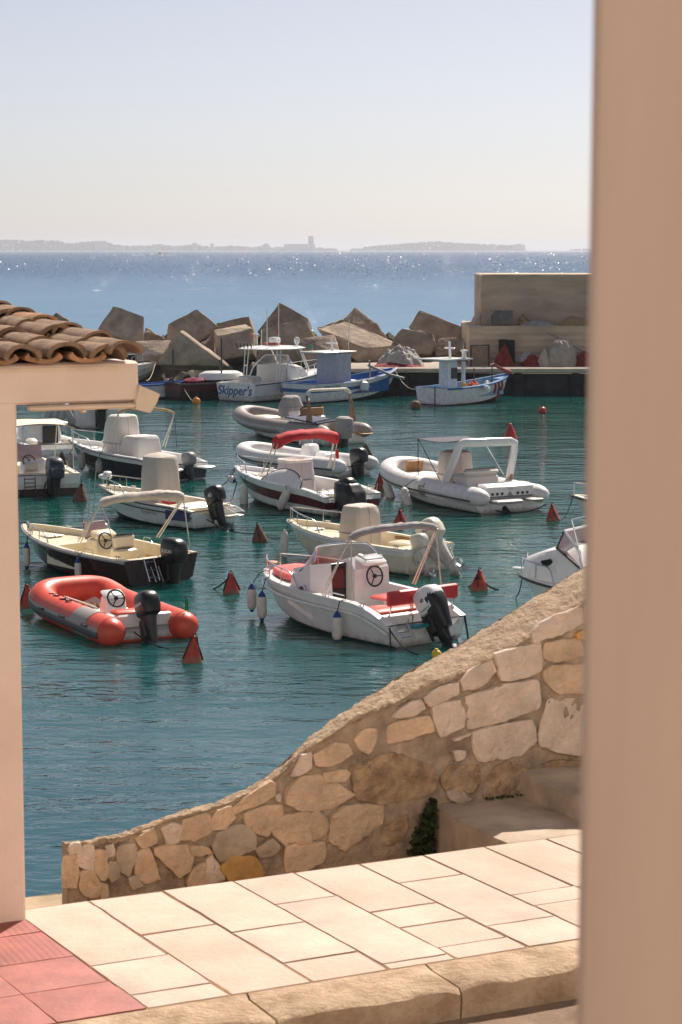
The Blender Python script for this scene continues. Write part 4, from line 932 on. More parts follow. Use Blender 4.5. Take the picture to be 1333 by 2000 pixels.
b.ladder(-.05,.42,.62,.10,.30,3,.22); b.ladder(-.02,.22,.40,.05,.22,2,.2)
b.railing(3.1,4.65,.22,1,posts=3,inset=.08); b.railing(3.2,4.0,.26,-1,posts=1,inset=.08)
m=M()
for x,s_ in ((1.35,1),(.4,-1),(1.9,-1)): y=s_*(b.hb(x)-.07); z=b.zsh(x); m.tube([(x-.16,y,z),(x-.14,y,z+.13),(x+.14,y,z+.13),(x+.16,y,z)],.014,6)
b.add(m,'grab_rail',STEEL)
p0=b.P(197,984,y=.92); p1=b.P(358,970,y=-.92)
b.rolled(p0,p1,.10,.125,CANVAS,seed=3)
bx=(p0.x+p1.x)/2
b.pole([p0,b.P(153,1058,y=.84)],[p0+Vector((.03,0,-.03)),b.P(158,1060,y=.82)],[p0,b.P(212,1018,y=.86),b.P(222,1073,y=.84)],[p1,b.P(306,1049,y=-.80)],[p1+Vector((-.05,0,0)),b.P(311,1050,y=-.80)],[p1,b.P(371,1066,y=-.80)],name='bimini_frame',mt=PALEROD)
b.pole([b.P(172,1040,y=.1),b.P(176,935,y=.1)],[b.P(180,1040,y=.0),b.P(188,920,y=0)],name='rod_holder',r=.013)
# wave decal on the port side
def onhull(b,x,f): # point on port topside
    u=x/b.L; h=b.hb(x); hc=h*(.86-.25*u**2.5); zc=.04+(b.zb*.5)*u**3.2; return Vector((x,hc+(h-hc)*f**(1+.25*u*3)+.006,zc+(b.zsh(x)-zc)*f))
for (mt_,f0,wd,xs0,xs1) in ((GREY,.66,.022,3.2,3.8),(GREENL,.50,.06,2.7,3.6),(GREY,.34,.028,2.5,3.1)):
    m=M()
    m.grid(lambda u,v:onhull(b,xs1+(xs0-xs1)*u,f0+.13*math.sin(u*6.0+.3)+(v-.5)*2*wd*math.sin(math.pi*u)**.6),20,2); b.add(m,'decal',mt_)
maroon=b
fender(b,4.15,.30,'white fender with blue cap hanging at the bow of the maroon boat',L_=.56,r=.085)
fender(b,1.55,.27,'white fender hanging amidships on the maroon boat',L_=.5,r=.08)
# ================================================================ 3 white day cruiser with red seats
b=Boat('day_cruiser','white day cruiser with red seats, coral bow cushion and tilted outboard',(835,1256),129,5.25,2.25)
b.hull(.74,.93,[AQUA,W,W,W,W,W],[(0,.10,'abs',.30),(.10,.40,'abs',.22),(.40,.60,'abs',.24),(.60,.985,'rel',.02)],W,gun=.17,dip=.30,rail=None,u0=.42,p=2.5,q=.75,se=1.3,stem=.10,flare=.1)
m=M(); m.tube([(b.L*u,b.hb(b.L*u)+.012,b.zsh(b.L*u)-.16-.05*math.sin(u*3)) for u in [i/24 for i in range(24)]],.028,6); b.add(m,'side_moulding',W)
# cushion on the foredeck
m=M()
pad=[]
for (x,w_) in ((3.15,.66),(3.4,.70),(3.8,.68),(4.2,.58),(4.5,.45),(4.68,.28)): pad.append((x,w_))
out=[(x,w_) for x,w_ in pad]+[(x,-w_) for x,w_ in pad[::-1]]
zf=lambda x:b.zsh(x)+.07
m.loft([[(x,y,zf(x)-.03) for x,y in out],[(x,y,zf(x)+.05) for x,y in out],[(3.9+(x-3.9)*.94,y*.94,zf(x)+.085) for x,y in out]]); b.add(m,'bow_cushion',PINKV)
# cabin bulkhead, helm console, door
m=M(); m.loft([[(2.35+dx,y,.25),(3.3+dx*0,y*.98,.5),(3.20,y*.90,1.22),(2.50+dx,y*.92,1.36)] for y,dx in ((1.0,.12),(.52,.0),(.50,.0))]); 
m.loft([[(2.30,y,.25),(3.3,y*.98,.5),(3.2,y*.90,1.22),(2.50,y*.92,1.44),(2.30,y*.95,1.2)] for y in (-.02,-.5,-.98)]); b.add(m,'cabin',W,smooth=30)
m=M(); m.box((2.60,.24,.78),(.05,.50,1.12),bev=.01); b.add(m,'cabin_door',mat('dark_doorway',(.02,.012,.012),.3,.2,5))
m=M(); m.box((2.565,.25,1.02),(.03,.40,.42),bev=.01); b.add(m,'door_panel',MAROON)
m=M(); m.box((2.36,-.48,1.36),(.42,.62,.14),rot=(0,R(-14),0),bev=.05); b.add(m,'dashboard',W); m=M(); m.box((2.34,-.48,1.437),(.26,.48,.02),rot=(0,R(-14),0),bev=.008); b.add(m,'instrument_panel',GREY)
m=M(); m.lathe([(.06,0),(.055,.03),(.01,.035)],(2.46,-.30,1.46),12,rot=(0,R(-14),0)); b.add(m,'compass',W)
b.wheel(Vector((2.19,-.46,1.05)),.21,82)
m=M(); m.lathe([(.10,0),(.10,.02),(.08,.025)],(2.78,.985,.84),16,rot=(R(-88),0,0)); b.add(m,'porthole_frame',STEEL); m=M(); m.lathe([(.075,0),(.075,.03),(.01,.032)],(2.78,.985,.84),16,rot=(R(-88),0,0)); b.add(m,'porthole',BLACK)
g,f=glass_arc(2.95,.93,1.20,.48,.40,.42,20); b.add(g,'windscreen',GLASS)
m=M(); m.tube([f(i/20,1) for i in range(21)],.022,6); m.tube([f(0,0),f(0,1)],.02,6); m.tube([f(1,0),f(1,1)],.02,6); m.tube([Vector(f(i/20,0)) for i in range(21)],.018,6); b.add(m,'windscreen_frame',STEEL)
# seats
m=M(); m.box((.98,.40,.40),(.55,.52,.34),bev=.03); m.box((1.35,-.52,.44),(.70,.5,.42),bev=.03); m.box((.55,-.02,.40),(.34,1.75,.36),bev=.03); b.add(m,'seat_box',W)
m=M(); m.box((1.42,-.40,.71),(.75,.85,.07),bev=.03); b.add(m,'seat_cushion',PINKV)
m=M(); m.box((.98,.40,.60),(.56,.54,.07),bev=.03); m.box((.72,.1,.62),(.40,1.5,.08),bev=.03); b.add(m,'bench_cushion',PINKV)
q0=b.P(757,1168,x=.42); q1=b.P(893,1168,x=.42)
m=M(); m.box((.42,(q0.y+q1.y)/2,.90),(.11,abs(q0.y-q1.y),.30),bev=.03); b.add(m,'backrest',REDV)
m=M(); 
for y in (q0.y-.1,q1.y+.1): m.tube([(.45,y,.5),(.43,y,.8)],.018,6)
b.add(m,'backrest_post',STEEL)
b.outboard(-.0,-.02,.44,tilt=36,s=1.2,cowl=W,leg=BLACK,txt=('40',.09),txtm=LETD,band=GREY,hood=True)
m=M(); m.box((-.12,.30,.40),(.14,.40,.08),bev=.02); b.add(m,'tilt_bracket',mat('teal_plastic',(.02,.28,.32),.4,.1,8))
b.ladder(-.03,.72,.46,.20,.34,3,.22); m=M(); m.tube([(.0,.55,.36),(-.04,.52,.62),(-.04,.42,.62),(.0,.40,.36)],.016,6); b.add(m,'stern_handle',STEEL)
b.railing(2.9,5.05,.30,1,posts=3,inset=.10); b.railing(2.9,5.05,.30,-1,posts=3,inset=.10)
m=M(); m.box((5.1,0,1.05),(.30,.20,.05),bev=.015); b.add(m,'bow_roller',TEAK)
p0=b.P(686,1050,y=.86); p1=b.P(852,1032,y=-.86); b.rolled(p0,p1,.12,.085,GREYC,seed=5)
b.pole([p0,b.P(630,1158,y=.92)],[p0+Vector((.04,0,0)),b.P(635,1160,y=.90)],[p0,b.P(688,1172,y=.93)],[p1,b.P(806,1140,y=-.86)],[p1+Vector((-.05,0,0)),b.P(811,1141,y=-.86)],[p1,b.P(862,1143,y=-.86)],name='bimini_frame',mt=PALEROD)
m=M(); x=1.6; m.tube([(x-.28,b.hb(x)-.08,b.zsh(x)),(x-.25,b.hb(x)-.08,b.zsh(x)+.12),(x+.22,b.hb(x)-.08,b.zsh(x)+.13),(x+.26,b.hb(x)-.08,b.zsh(x))],.015,6); b.add(m,'grab_rail',STEEL)
cruiser=b
fender(b,4.75,.40,'white fender with blue cap at the very bow of the red seat cruiser',L_=.56,off=.18)
fender(b,4.15,.32,'white fender with blue cap, second from the bow of the red seat cruiser',L_=.58,off=.05)
fender(b,1.35,.28,'white fender with blue cap near the stern of the red seat cruiser',L_=.58)
# ================================================================ 4 cream boat with two outboards
b=Boat('open_boat','cream open boat with a covered console and two pale outboards',(838,1117),136,4.9,2.0)
b.hull(.62,.88,[AQUA,CREAM2,CREAM2,CREAM2,W,W],[(0,.04,'rel',.03),(.04,.58,'abs',.20),(.58,.97,'rel',.13)],CREAM,gun=.15,rail=W,stem=.12)
b.cover([(2.35,-.05,.45,.42,.46),(2.35,-.05,.85,.40,.44),(2.36,-.05,1.25,.36,.42),(2.36,-.05,1.42,.30,.38),(2.36,-.05,1.46,.22,.30)],CANVAS,seed=1,p=5)
m=M(); m.box((1.1,-.45,.42),(.9,.55,.34),bev=.04); m.box((.6,.2,.40),(.5,.9,.30),bev=.04); b.add(m,'stern_seat',CREAM)
m=M(); m.box((1.15,-.84,.60),(1.5,.03,.08),bev=.01); b.add(m,'side_trim',TEAK)
m=M()
for x in (1.9,2.9): m.lathe([(.16,0),(.16,.02),(.1,.03)],(x,-.85,.42),14,rot=(R(90),0,0))
b.add(m,'side_hatch',CREAM2)
b.outboard(.0,-.05,.55,tilt=42,s=1.25,cowl=CREAM2,leg=WD,txt=('SUZUKI',.10),txtm=LETB); b.outboard(.0,.48,.52,tilt=18,s=.85,cowl=CREAM2,leg=WD)
b.railing(3.0,4.75,.30,1,posts=3,inset=.1); b.railing(3.3,4.75,.32,-1,posts=2,inset=.1)
b.ladder(-.02,-.62,.55,.15,.28,3,.2)
cream=b
fender(b,4.4,.36,'white fender with pale top at the bow of the cream twin outboard boat',L_=.6,cap=FENW,tilt=(0,0),off=.12)
# ================================================================ 5 pale boat with tall covered console and tilted black outboard
b=Boat('open_boat','pale aqua white boat with tall beige console cover and tilted black outboard',(420,1030),137,4.95,1.95)
b.hull(.58,.86,[NAVY,AQUA,AQUA,AQUA,AQUA,W],[(0,.06,'abs',.40),(.06,.56,'abs',.20),(.56,.97,'rel',.13)],CREAM2,gun=.16,rail=NAVY,railr=.02,dip=.08)
m=M(); m.tube([(x,b.hb(x)+.006,b.zsh(x)-.17) for x in [b.L*i/24 for i in range(24)]],1,6,sq=(.008,.022)); m.tube([(x,-b.hb(x)-.006,b.zsh(x)-.17) for x in [b.L*i/24 for i in range(24)]],1,6,sq=(.008,.022)); b.add(m,'side_stripe',NAVY)
b.cover([(2.25,0,.45,.42,.46),(2.25,0,.9,.43,.47),(2.26,0,1.5,.40,.44),(2.28,0,1.86,.36,.40),(2.30,.0,1.93,.26,.26),(2.30,0,1.98,.08,.08)],CANVAS,seed=8,p=6,folds=5)
m=M(); m.tube([(1.85,.36,.62),(1.82,.1,.55),(1.83,-.2,.52)],1,6,sq=(.012,.04)); b.add(m,'red_strap',REDC)
m=M(); m.box((1.0,0,.55),(.5,1.3,.10),bev=.04); m.box((.55,0,.42),(.4,1.5,.34),bev=.04); b.add(m,'stern_seat',CREAM2)
m=M(); y=b.hb(.3)+.008; m.box((.55,b.hb(.5)+.004,.36),(.95,.02,.26),rot=(0,0,R(2)),bev=.008); b.add(m,'side_panel',mat('deep_blue_panel',(.02,.035,.16),.35,.2,6))
b.outboard(.02,.10,.55,tilt=22,s=1.15,cowl=BLACK,leg=BLACK,txt=('40',.15),txtm=LETW)
b.ladder(-.02,-.55,.56,.42,.42,4,.40,mt=W); m=M(); m.box((-.12,-.55,.30),(.42,.62,.05),bev=.02); b.add(m,'swim_platform',CREAM2)
b.railing(3.0,4.8,.30,1,posts=3,inset=.1); b.railing(2.9,4.8,.30,-1,posts=3,inset=.1)
m=M(); m.box((4.55,.12,1.13),(.40,.26,.14),bev=.04); m.box((4.45,.12,1.24),(.22,.2,.10),bev=.03); b.add(m,'anchor_winch',W); m=M(); m.tube([(4.2,.3,.9),(4.2,.3,1.15)],.03,6); m.tube([(3.8,.2,.85),(3.8,.2,1.15)],.025,6); b.add(m,'bollard',DARK)
m=M(); m.tube([(2.05-.05*k,b.hb(2.05-.05*k)*.985+.006,.36+.035*math.sin(k*2.1)+.02*math.sin(k*.9)) for k in range(14)],.010,5); b.add(m,'decal',GREY)
greycon=b
# ================================================================ 6 navy hulled boat under covers
b=Boat('centre_console_boat','navy hulled boat with pale covers over console and seat, tan bimini frame',(362,938),134,6.5,2.25)
b.hull(.70,1.02,[AQUA,NAVY,NAVY,NAVY,W,W],[(0,.05,'abs',.45),(.05,.58,'abs',.25),(.58,.97,'rel',.16)],W,gun=.17,rail=GREY,dip=.15)
b.cover([(3.45,0,.6,.52,.56),(3.45,0,1.2,.50,.54),(3.42,0,1.75,.42,.50),(3.38,0,2.0,.34,.46),(3.38,0,2.06,.26,.36)],CANVASW,seed=4,p=5)
b.cover([(2.4,0,.45,.58,.60),(2.4,0,.9,.56,.58),(2.38,0,1.28,.50,.54),(2.36,0,1.38,.42,.46)],CANVASW,name='seat_cover',seed=9,p=5)
p0=b.P(232,806,y=.95); p1=b.P(341,808,y=-.95); b.rolled(p0,p1,.16,.06,mat('tan_canvas',(.46,.33,.17),.8,.15,7,.004,60),seed=2,flat=.8)
b.pole([p0,b.P(222,874,y=1.0)],[p0,b.P(200,880,y=1.0)],[p0,b.P(232,884,y=1.0)],[p1,b.P(318,872,y=-.95)],[p1,b.P(323,874,y=-.95)],name='bimini_frame',mt=PALEROD)
b.pole([p1,b.P(346,874,y=-1.0)],name='bimini_strap',r=.01,mt=DARK)
b.railing(4.1,6.3,.34,1,posts=2,inset=.1); b.railing(4.1,6.3,.34,-1,posts=3,inset=.1)
b.outboard(.1,-.1,.42,tilt=10,s=1.0,cowl=GREY,leg=DARK); m=M(); m.box((-.2,-.72,.42),(.6,.55,.10),bev=.04); m.box((-.2,.72,.42),(.6,.55,.10),bev=.04); b.add(m,'swim_platform',W)
navy=b
fender(b,5.25,.36,'grey fender hanging near the bow of the navy hulled boat',L_=.6,r=.12,cap=GREY,body=RIBLG,off=.1)
fender(b,4.45,.42,'grey fender hanging amidships on the navy hulled boat',L_=.62,r=.13,cap=GREY,body=RIBLG)
fender(b,3.2,.33,'short grey fender hanging aft on the navy hulled boat',L_=.5,r=.12,cap=GREY,body=RIBLG)
# ================================================================ 9 grey RIB with arch
b=Boat('inflatable_boat','large grey inflatable boat with pale roll bar, tan seat and wrapped outboard',(672,868),126,7.3,2.7,'inflatable boat')
b.hull(.42,.75,[AQUA,W,W,W],[(0,.05,'abs',.34),(.05,.6,'abs',.30),(.6,.93,'abs',.48)],CREAM2,gun=.1,rail=None,stem=.08,keel=.3)
P=rib_path(7.1,1.02,.15,4.5,.52,.86,pw=2.1); ribtube(b,P,.31,RIBG,.55); strake(b,P,.315,RIBLG,ang=-6,th=.02,hh=.07)
m=M(); m.box((5.6,0,.72),(1.1,.9,.2),bev=.06); b.add(m,'bow_pad',CREAM2)
m=M(); m.box((3.55,0,.72),(.9,.85,.95),bev=.08,top=(.7,.9)); b.add(m,'console',W); b.cover([(3.7,0,.9,.5,.5),(3.75,0,1.4,.40,.46),(3.72,0,1.7,.26,.38),(3.72,0,1.78,.14,.25)],GREYC,name='console_cover',seed=5,p=3)
m=M(); m.box((2.45,-.05,.68),(.75,1.15,.70),bev=.06); b.add(m,'seat_base',W); m=M(); m.box((2.30,-.05,1.20),(.18,1.15,.42),bev=.07); b.add(m,'backrest',TAN)
m=M(); m.box((2.0,.0,.98),(.05,.28,.12),bev=.02); b.add(m,'orange_bag',mat('orange_cloth',(.75,.20,.03),.7,.2,9))
m=M(); m.loft([[(x,y,z+.02*math.sin(x*5+y*3)) for x,y,z in ((2.4,1.22,.98),(2.4,.25,1.02),(.2,.15,.92),(.2,1.15,.86))],[(x,y,z+.05+.02*math.sin(x*5+y*3)) for x,y,z in ((2.4,1.22,.98),(2.4,.25,1.02),(.2,.15,.92),(.2,1.15,.86))]]); b.add(m,'cockpit_cover',BLUEC)
H_=hoop(1.05,.75,2.15,.75,1.05,.22)
m=M(); m.tube(H_,1,8,sq=(.09,.06)); m.tube([(p[0]+.16,p[1]*.97,p[2]-.02) for p in H_[3:-3]],.03,6); b.add(m,'roll_bar',CREAM2)
m=M()
for s_ in (1,-1): m.prism([(.66,s_*1.10,.8),(1.1,s_*1.10,.8),(1.0,s_*1.10,1.6),(.9,s_*1.10,1.75)],(0,-s_*.06,0))
b.add(m,'roll_bar_foot',TAN)
b.outboard(-.1,.25,.45,tilt=0,s=1.3,cowl=GREY,leg=DARK); b.cover([(-.35,.25,.30,.30,.26),(-.38,.25,.7,.40,.30),(-.38,.25,1.08,.36,.28),(-.36,.25,1.16,.2,.16)],GREYC,name='outboard_cover',seed=1,p=3)
m=M(); m.box((-.25,-.85,.42),(.55,.5,.05),bev=.015); m.box((-.25,.72,.42),(.55,.5,.05),bev=.015); b.add(m,'swim_step',TEAK)
grib=b
# ================================================================ 11 small white RIB behind
b=Boat('inflatable_boat','small white inflatable boat with bare console windscreen, half hidden behind the red bimini boat',(690,930),137,5.3,2.2,'inflatable boat')
b.hull(.34,.55,[RIBW,RIBW],[(0,.9,'abs',.22)],RIBW,gun=.1,rail=None,stem=.06,keel=.2)
P=rib_path(5.2,.82,.0,3.5,.40,.62,pw=2.2); ribtube(b,P,.27,RIBW,.40); strake(b,P,.272,BLUEC,ang=-22,th=.014,hh=.03)
m=M(); m.box((2.1,-.05,.62),(.6,.6,.75),bev=.06,top=(.7,.9)); b.add(m,'console',W)
g,f=glass_arc(2.25,.33,.98,.42,-.02,.1); b.add(g,'windscreen',GLASSP); m=M(); m.tube([f(0,0)]+[f(i/14,1) for i in range(15)]+[f(1,0)],.018,6); b.add(m,'windscreen_frame',STEEL)
m=M(); m.box((1.3,-.05,.5),(.5,.7,.5),bev=.05); b.add(m,'seat',W)
b.outboard(.02,-.05,.36,tilt=8,s=1.2); wrib=b
# ================================================================ 10 white boat with maroon band and red bimini
b=Boat('open_boat','white boat with a maroon band, red bimini and black covered outboard',(690,1005),127,6.2,2.3)
b.hull(.72,.98,[AQUA,AQUA,MAROON,MAROON,W,W],[(0,.08,'abs',.42),(.08,.52,'abs',.25),(.52,.97,'rel',.12)],W,gun=.2,rail=None,dip=.16,stem=.12)
b.cover([(3.0,-.05,.45,.50,.60),(3.0,-.05,.9,.46,.56),(3.0,-.05,1.28,.40,.52),(3.0,-.05,1.36,.38,.50)],mat('lilac_canvas',(.58,.53,.54),.85,.05,2.2,.006,16),seed=12,p=3,folds=9)
m=M(); m.loft([rrect(3.0,-.05,1.33,.40,.52,3,28),rrect(3.0,-.05,1.42,.42,.54,3,28),rrect(3.0,-.05,1.44,.38,.50,3,28),rrect(3.0,-.05,1.36,.30,.42,3,28)]); m.wobble(.025,6,3); b.add(m,'cover_rim',CANVASW)
m=M(); 
def lean(u,v):
    x=1.15+2.1*u; w_=math.sin(math.pi*min(1,u*1.02))**.6; return (x,b.hb(x)-.03-.35*v*w_,b.zsh(x)+.03+.42*w_*math.sin(v*1.6))
m.grid(lean,24,8); b.add(m,'side_bolster',W,smooth=60); m=M(); m.tube([lean(i/24,1) for i in range(25)],.025,6); b.add(m,'bolster_piping',DARK)
m=M(); m.box((1.0,0,.45),(.6,1.5,.35),bev=.05); m.box((3.9,0,.86),(.8,1.0,.12),bev=.05); b.add(m,'seat',CREAM2)
p0=b.P(540,866,y=.92); p1=b.P(655,856,y=-.92)
nr=18; rings=[]
for i in range(nr+1):
    t=i/nr; e_=1-abs(2*t-1)**3; q=p0.lerp(p1,t)+Vector((0,0,.20*e_)); w_=.34*(.7+.3*e_)
    rings.append([q+Vector((w_*math.cos(a_),0,(.15+.05*(1-e_))*math.sin(a_)*(1+.3*noise.noise(Vector((i*.6,a_,0)))))) for a_ in [2*math.pi*k/12 for k in range(12)]])
m=M(); m.loft(rings); m.box(p0.lerp(p1,.42)+Vector((0,0,.32)),(.2,.16,.08),bev=.03); m.wobble(.02,8); b.add(m,'bimini_cover',REDC)
b.pole([p0+Vector((.1,0,0)),b.P(512,926,y=.95)],[p0-Vector((.1,0,0)),b.P(521,929,y=.95)],[p1,b.P(641,914,y=-.9)],[p1-Vector((.12,0,0)),b.P(652,917,y=-.9)],[p1+Vector((.1,0,0)),b.P(645,914,y=-.9)],name='bimini_frame',mt=PALEROD,r=.02)
m=M(); m.tube([p1-Vector((.1,0,.35)),p1-Vector((.12,0,.62))],.05,6); b.add(m,'red_strap',REDC)
b.outboard(-.05,.38,.45,tilt=20,s=1.2); b.cover([(-.42,.38,.05,.32,.30),(-.44,.38,.36,.46,.38),(-.34,.38,.72,.46,.38),(-.20,.38,.98,.36,.30),(-.10,.38,1.04,.2,.16)],BLACK,name='outboard_cover',seed=6,p=3,wob=.06)
b.ladder(.0,.72,.5,.42,.36,3,.3); m=M()
for y in (.85,-.85): m.tube([(.1,y,.55),(.05,y,.75),(.35,y,.8),(.45,y,.62)],.018,6)
b.add(m,'stern_handle',STEEL); b.railing(4.6,6.05,.32,1,posts=2,inset=.12); b.railing(4.4,6.05,.32,-1,posts=2,inset=.12)
redbim=b
fender(b,5.55,.62,'blue and white fender lying at the bow of the red bimini boat',L_=.42,r=.11,tilt=(0,75),off=.05)
fender(b,4.2,.22,'long pale fender on the forward side of the red bimini boat',L_=.75,r=.13,cap=FENW)
fender(b,1.75,.36,'tilted pale fender near the stern of the red bimini boat',L_=.7,r=.13,cap=FENW,tilt=(0,-35))
# ================================================================ 12 white RIB with arch and grey sunshade
b=Boat('inflatable_boat','white inflatable boat with white roll bar, grey sunshade and covered console',(997,1000),119,6.7,2.8,'inflatable boat')
b.hull(.46,.70,[AQUA,W,W,W],[(0,.04,'abs',.40),(.04,.6,'abs',.28),(.6,.92,'abs',.46)],W,gun=.08,rail=None,stem=.07)
P=rib_path(6.5,1.06,.15,4.1,.48,.84,pw=2.3); ribtube(b,P,.29,RIBW,.50); strake(b,P,.292,DARK,ang=-20,th=.016,hh=.03)
m=M(); m.tube([Vector((x,1.06,.49)) for x in (2.75,2.95,3.1)],.297,20); b.add(m,'chafe_patch',RIBG,smooth=60)
m=M(); m.box((.10,0,.55),(.14,1.75,.50),bev=.04); m.box((.42,0,.76),(.55,1.75,.16),bev=.05); b.add(m,'transom',W)
m=M()
for k in range(3): 
    for s_ in (1,-1): m.lathe([(.045,0),(.045,.02),(.01,.022)],(.028,s_*(.28+.17*k),.56),10,rot=(0,R(-90),0))
b.add(m,'drain_port',DARK)
m=M(); m.prism([(.022,-.12,.47),(.022,.12,.47),(.022,0,.64)],(-.006,0,0)); m.box((.022,0,.43),(.012,.28,.025),bev=.004); m.box((.022,0,.69),(.012,.22,.02),bev=.004); b.add(m,'badge',GREY)
m=M(); m.box((-.22,.30,.36),(.50,.95,.10),bev=.03); m.box((-.2,-.68,.38),(.5,.5,.08),bev=.03); b.add(m,'swim_platform',RIBLG)
m=M(); m.box((5.0,0,.62),(1.5,1.3,.16),bev=.06); b.add(m,'bow_pad',CANVASW); m=M(); m.box((5.75,-.1,.88),(.08,.62,.36),rot=(0,R(-10),0),bev=.02); b.add(m,'bow_locker',TEAK)
b.cover([(3.2,-.05,.5,.44,.48),(3.2,-.05,.95,.44,.48),(3.2,-.05,1.45,.38,.46),(3.18,-.05,1.55,.34,.43),(3.18,-.05,1.60,.22,.3)],CANVAS,seed=2,p=4)
m=M(); m.box((2.0,-.05,.70),(.75,1.25,.55),bev=.08); m.box((1.72,-.05,1.05),(.22,1.25,.22),bev=.08); b.add(m,'seat',CANVASW)
q0=b.P(868,948,y=1.12); q1=b.P(897,872,y=.98); q2=b.P(1007,868,y=-.98); q3=b.P(993,945,y=-1.12)
pts=[q0,q0.lerp(q1,.5),q0.lerp(q1,.85),q1+Vector((0,-.02,.04)),q1+Vector((0,-.16,.10))]+[(q1+Vector((0,-.16,.10))).lerp(q2+Vector((0,.16,.10)),i/4) for i in range(1,4)]+[q2+Vector((0,.16,.10)),q2+Vector((0,.02,.04)),q3.lerp(q2,.85),q3.lerp(q2,.5),q3]
m=M(); m.tube(pts,1,10,sq=(.13,.085),up=(1,0,0)); b.add(m,'roll_bar',W,smooth=60)
m=M(); m.box(q3.lerp(q2,.22)+Vector((-.10,0,0)),(.03,.10,.30),bev=.01); b.add(m,'roll_bar_panel',TEAK)
s0=b.P(817,856,y=.9); zz=s0.z
def shade(u,v):
    A_=q1.lerp(q2,v)+Vector((.05,0,.17)); Bq=Vector((s0.x,.9-1.75*v,zz)); q=A_.lerp(Bq,u); return q+Vector((0,0,-.07*math.sin(math.pi*u)*(1-.3*math.sin(math.pi*v))))
m=M(); m.grid(shade,14,10); n0=len(m.v); m.grid(lambda u,v:Vector(shade(u,v))-Vector((0,0,.015)),14,10); b.add(m,'sunshade',mat('grey_lilac_shade',(.10,.09,.115),.9,.1,7,.003,60),smooth=60)
b.pole([s0,(s0.x-.1,.95,.8)],[(s0.x,-.85,zz),(s0.x-.05,-.95,.8)],[s0,b.P(865,948,y=1.0)],name='shade_pole',r=.014,mt=DARK); b.pole([q1+Vector((0,-.9,.1)),b.P(992,940,y=-1.0)],name='brace',r=.014)
m=M(); m.tube([Vector((.1,.2,.15)),Vector((-.25,.2,-.05)),Vector((-.35,.2,-.3))],.10,8); b.add(m,'stern_drive',BLACK)
archrib=b
fender(b,5.2,.16,'white fender trailing at the bow of the white roll bar inflatable',L_=.78,r=.13,cap=FENW,tilt=(0,38),off=.15,ztie=.9)
fender(b,3.25,.14,'white fender trailing amidships on the white roll bar inflatable',L_=.82,r=.13,cap=FENW,tilt=(0,30),off=.18,ztie=.75)
# ================================================================ 13 cuddy boat at right edge
b=Boat('cabin_boat','white cuddy cabin boat with pinkish windscreen, half behind the near pillar',None,146,5.2,2.2,bow=(1014,1119),zbow=.86)
b.hull(.70,.88,[AQUA,W,W,W,W,W],[(0,.06,'abs',.4),(.06,.46,'abs',.2),(.46,.97,'rel',.02)],W,gun=.2,rail=DARK,railr=.03,u0=.4,p=2.6,q=.75)
wf=b.P(1088,1070,y=.62); wa=b.P(1136,1112,y=.80); wt=b.P(1103,1037,y=.55); ta=b.P(1133,1078,y=.74)
z0=b.zsh(b.L-1)+.02; mir=lambda v:Vector((v.x,-v.y,v.z))
fr=b.P(1042,1082,y=0.0); xs=[fr.x+.16,fr.x,(fr.x+wf.x)/2,wf.x,wf.x-.25,wa.x]; zs_=[z0+.06,fr.z-.05,(fr.z+wf.z)/2-.01,wf.z-.01,wf.z-.03,wa.z-.02]; ws=[.26,.40,.58,.70,.78,.86]
m=M(); RR=[]
for x,z,w_ in zip(xs,zs_,ws):
    RR.append([(x,-w_*1.05,b.zsh(x)-.02),(x,-w_*.98,b.zsh(x)+(z-b.zsh(x))*.6),(x,-w_*.82,z-.02),(x,-w_*.4,z+.03),(x,0,z+.045),(x,w_*.4,z+.03),(x,w_*.82,z-.02),(x,w_*.98,b.zsh(x)+(z-b.zsh(x))*.6),(x,w_*1.05,b.zsh(x)-.02)])
m.loft(RR); b.add(m,'cabin',W,smooth=50)
p=b.P(1069,1099,y=.69); m=M(); m.box(p,(.24,.03,.17),rot=(R(-38),R(14),R(10)),bev=.01); b.add(m,'cabin_window',BLACK)
m=M(); m.add([wa,wf,wt,ta,mir(wa),mir(wf),mir(wt),mir(ta)],[(0,1,2,3),(1,5,6,2),(5,4,7,6)]); b.add(m,'windscreen',PINKG,smooth=0)
m=M(); m.tube([wa,ta,wt,mir(wt),mir(ta),mir(wa)],.03,6); b.add(m,'windscreen_frame',W); m=M(); m.tube([wa,wf,mir(wf),mir(wa)],.03,6); m.tube([wf,wt],.02,6); b.add(m,'windscreen_seal',DARK)
m=M(); m.box((1.6,-.4,.6),(.5,.5,.7),bev=.05); m.box((1.6,.45,.6),(.5,.5,.7),bev=.05); b.add(m,'seat',CREAM)
m=M(); m.box((wa.x-.03,.35,.72),(.05,.6,.85),bev=.01); b.add(m,'cabin_door',TEAK)
b.railing(3.9,5.05,.34,1,posts=2,inset=.08); b.railing(3.0,5.05,.34,-1,posts=2,inset=.08)
m=M(); m.tube([(5.0,0,.9),(5.0,0,1.35)],.018,6); b.add(m,'bow_light',STEEL); m=M(); m.box((5.15,0,.96),(.4,.12,.06),bev=.02); b.add(m,'bow_roller',W)
b.pole([b.P(1140,1110,y=.9),b.P(1117,1015,y=.9)],[b.P(1117,1015,y=.9),b.P(1117,1015,y=.9)+Vector((0,-1.8,0))],name='bimini_frame')
cuddy=b
b=Boat('open_boat','small white boat of which only the bow shows beside the near pillar',None,150,4.6,1.9,bow=(1115,967),zbow=.86)
b.hull(.62,.88,[AQUA,W,W,W,W],[(0,.05,'rel',.03),(.05,.6,'abs',.2),(.6,.97,'rel',.1)],CREAM2,gun=.2,rail=DARK)
b.railing(3.3,4.5,.34,1,posts=2,inset=.08); b.railing(3.3,4.5,.34,-1,posts=2,inset=.08)
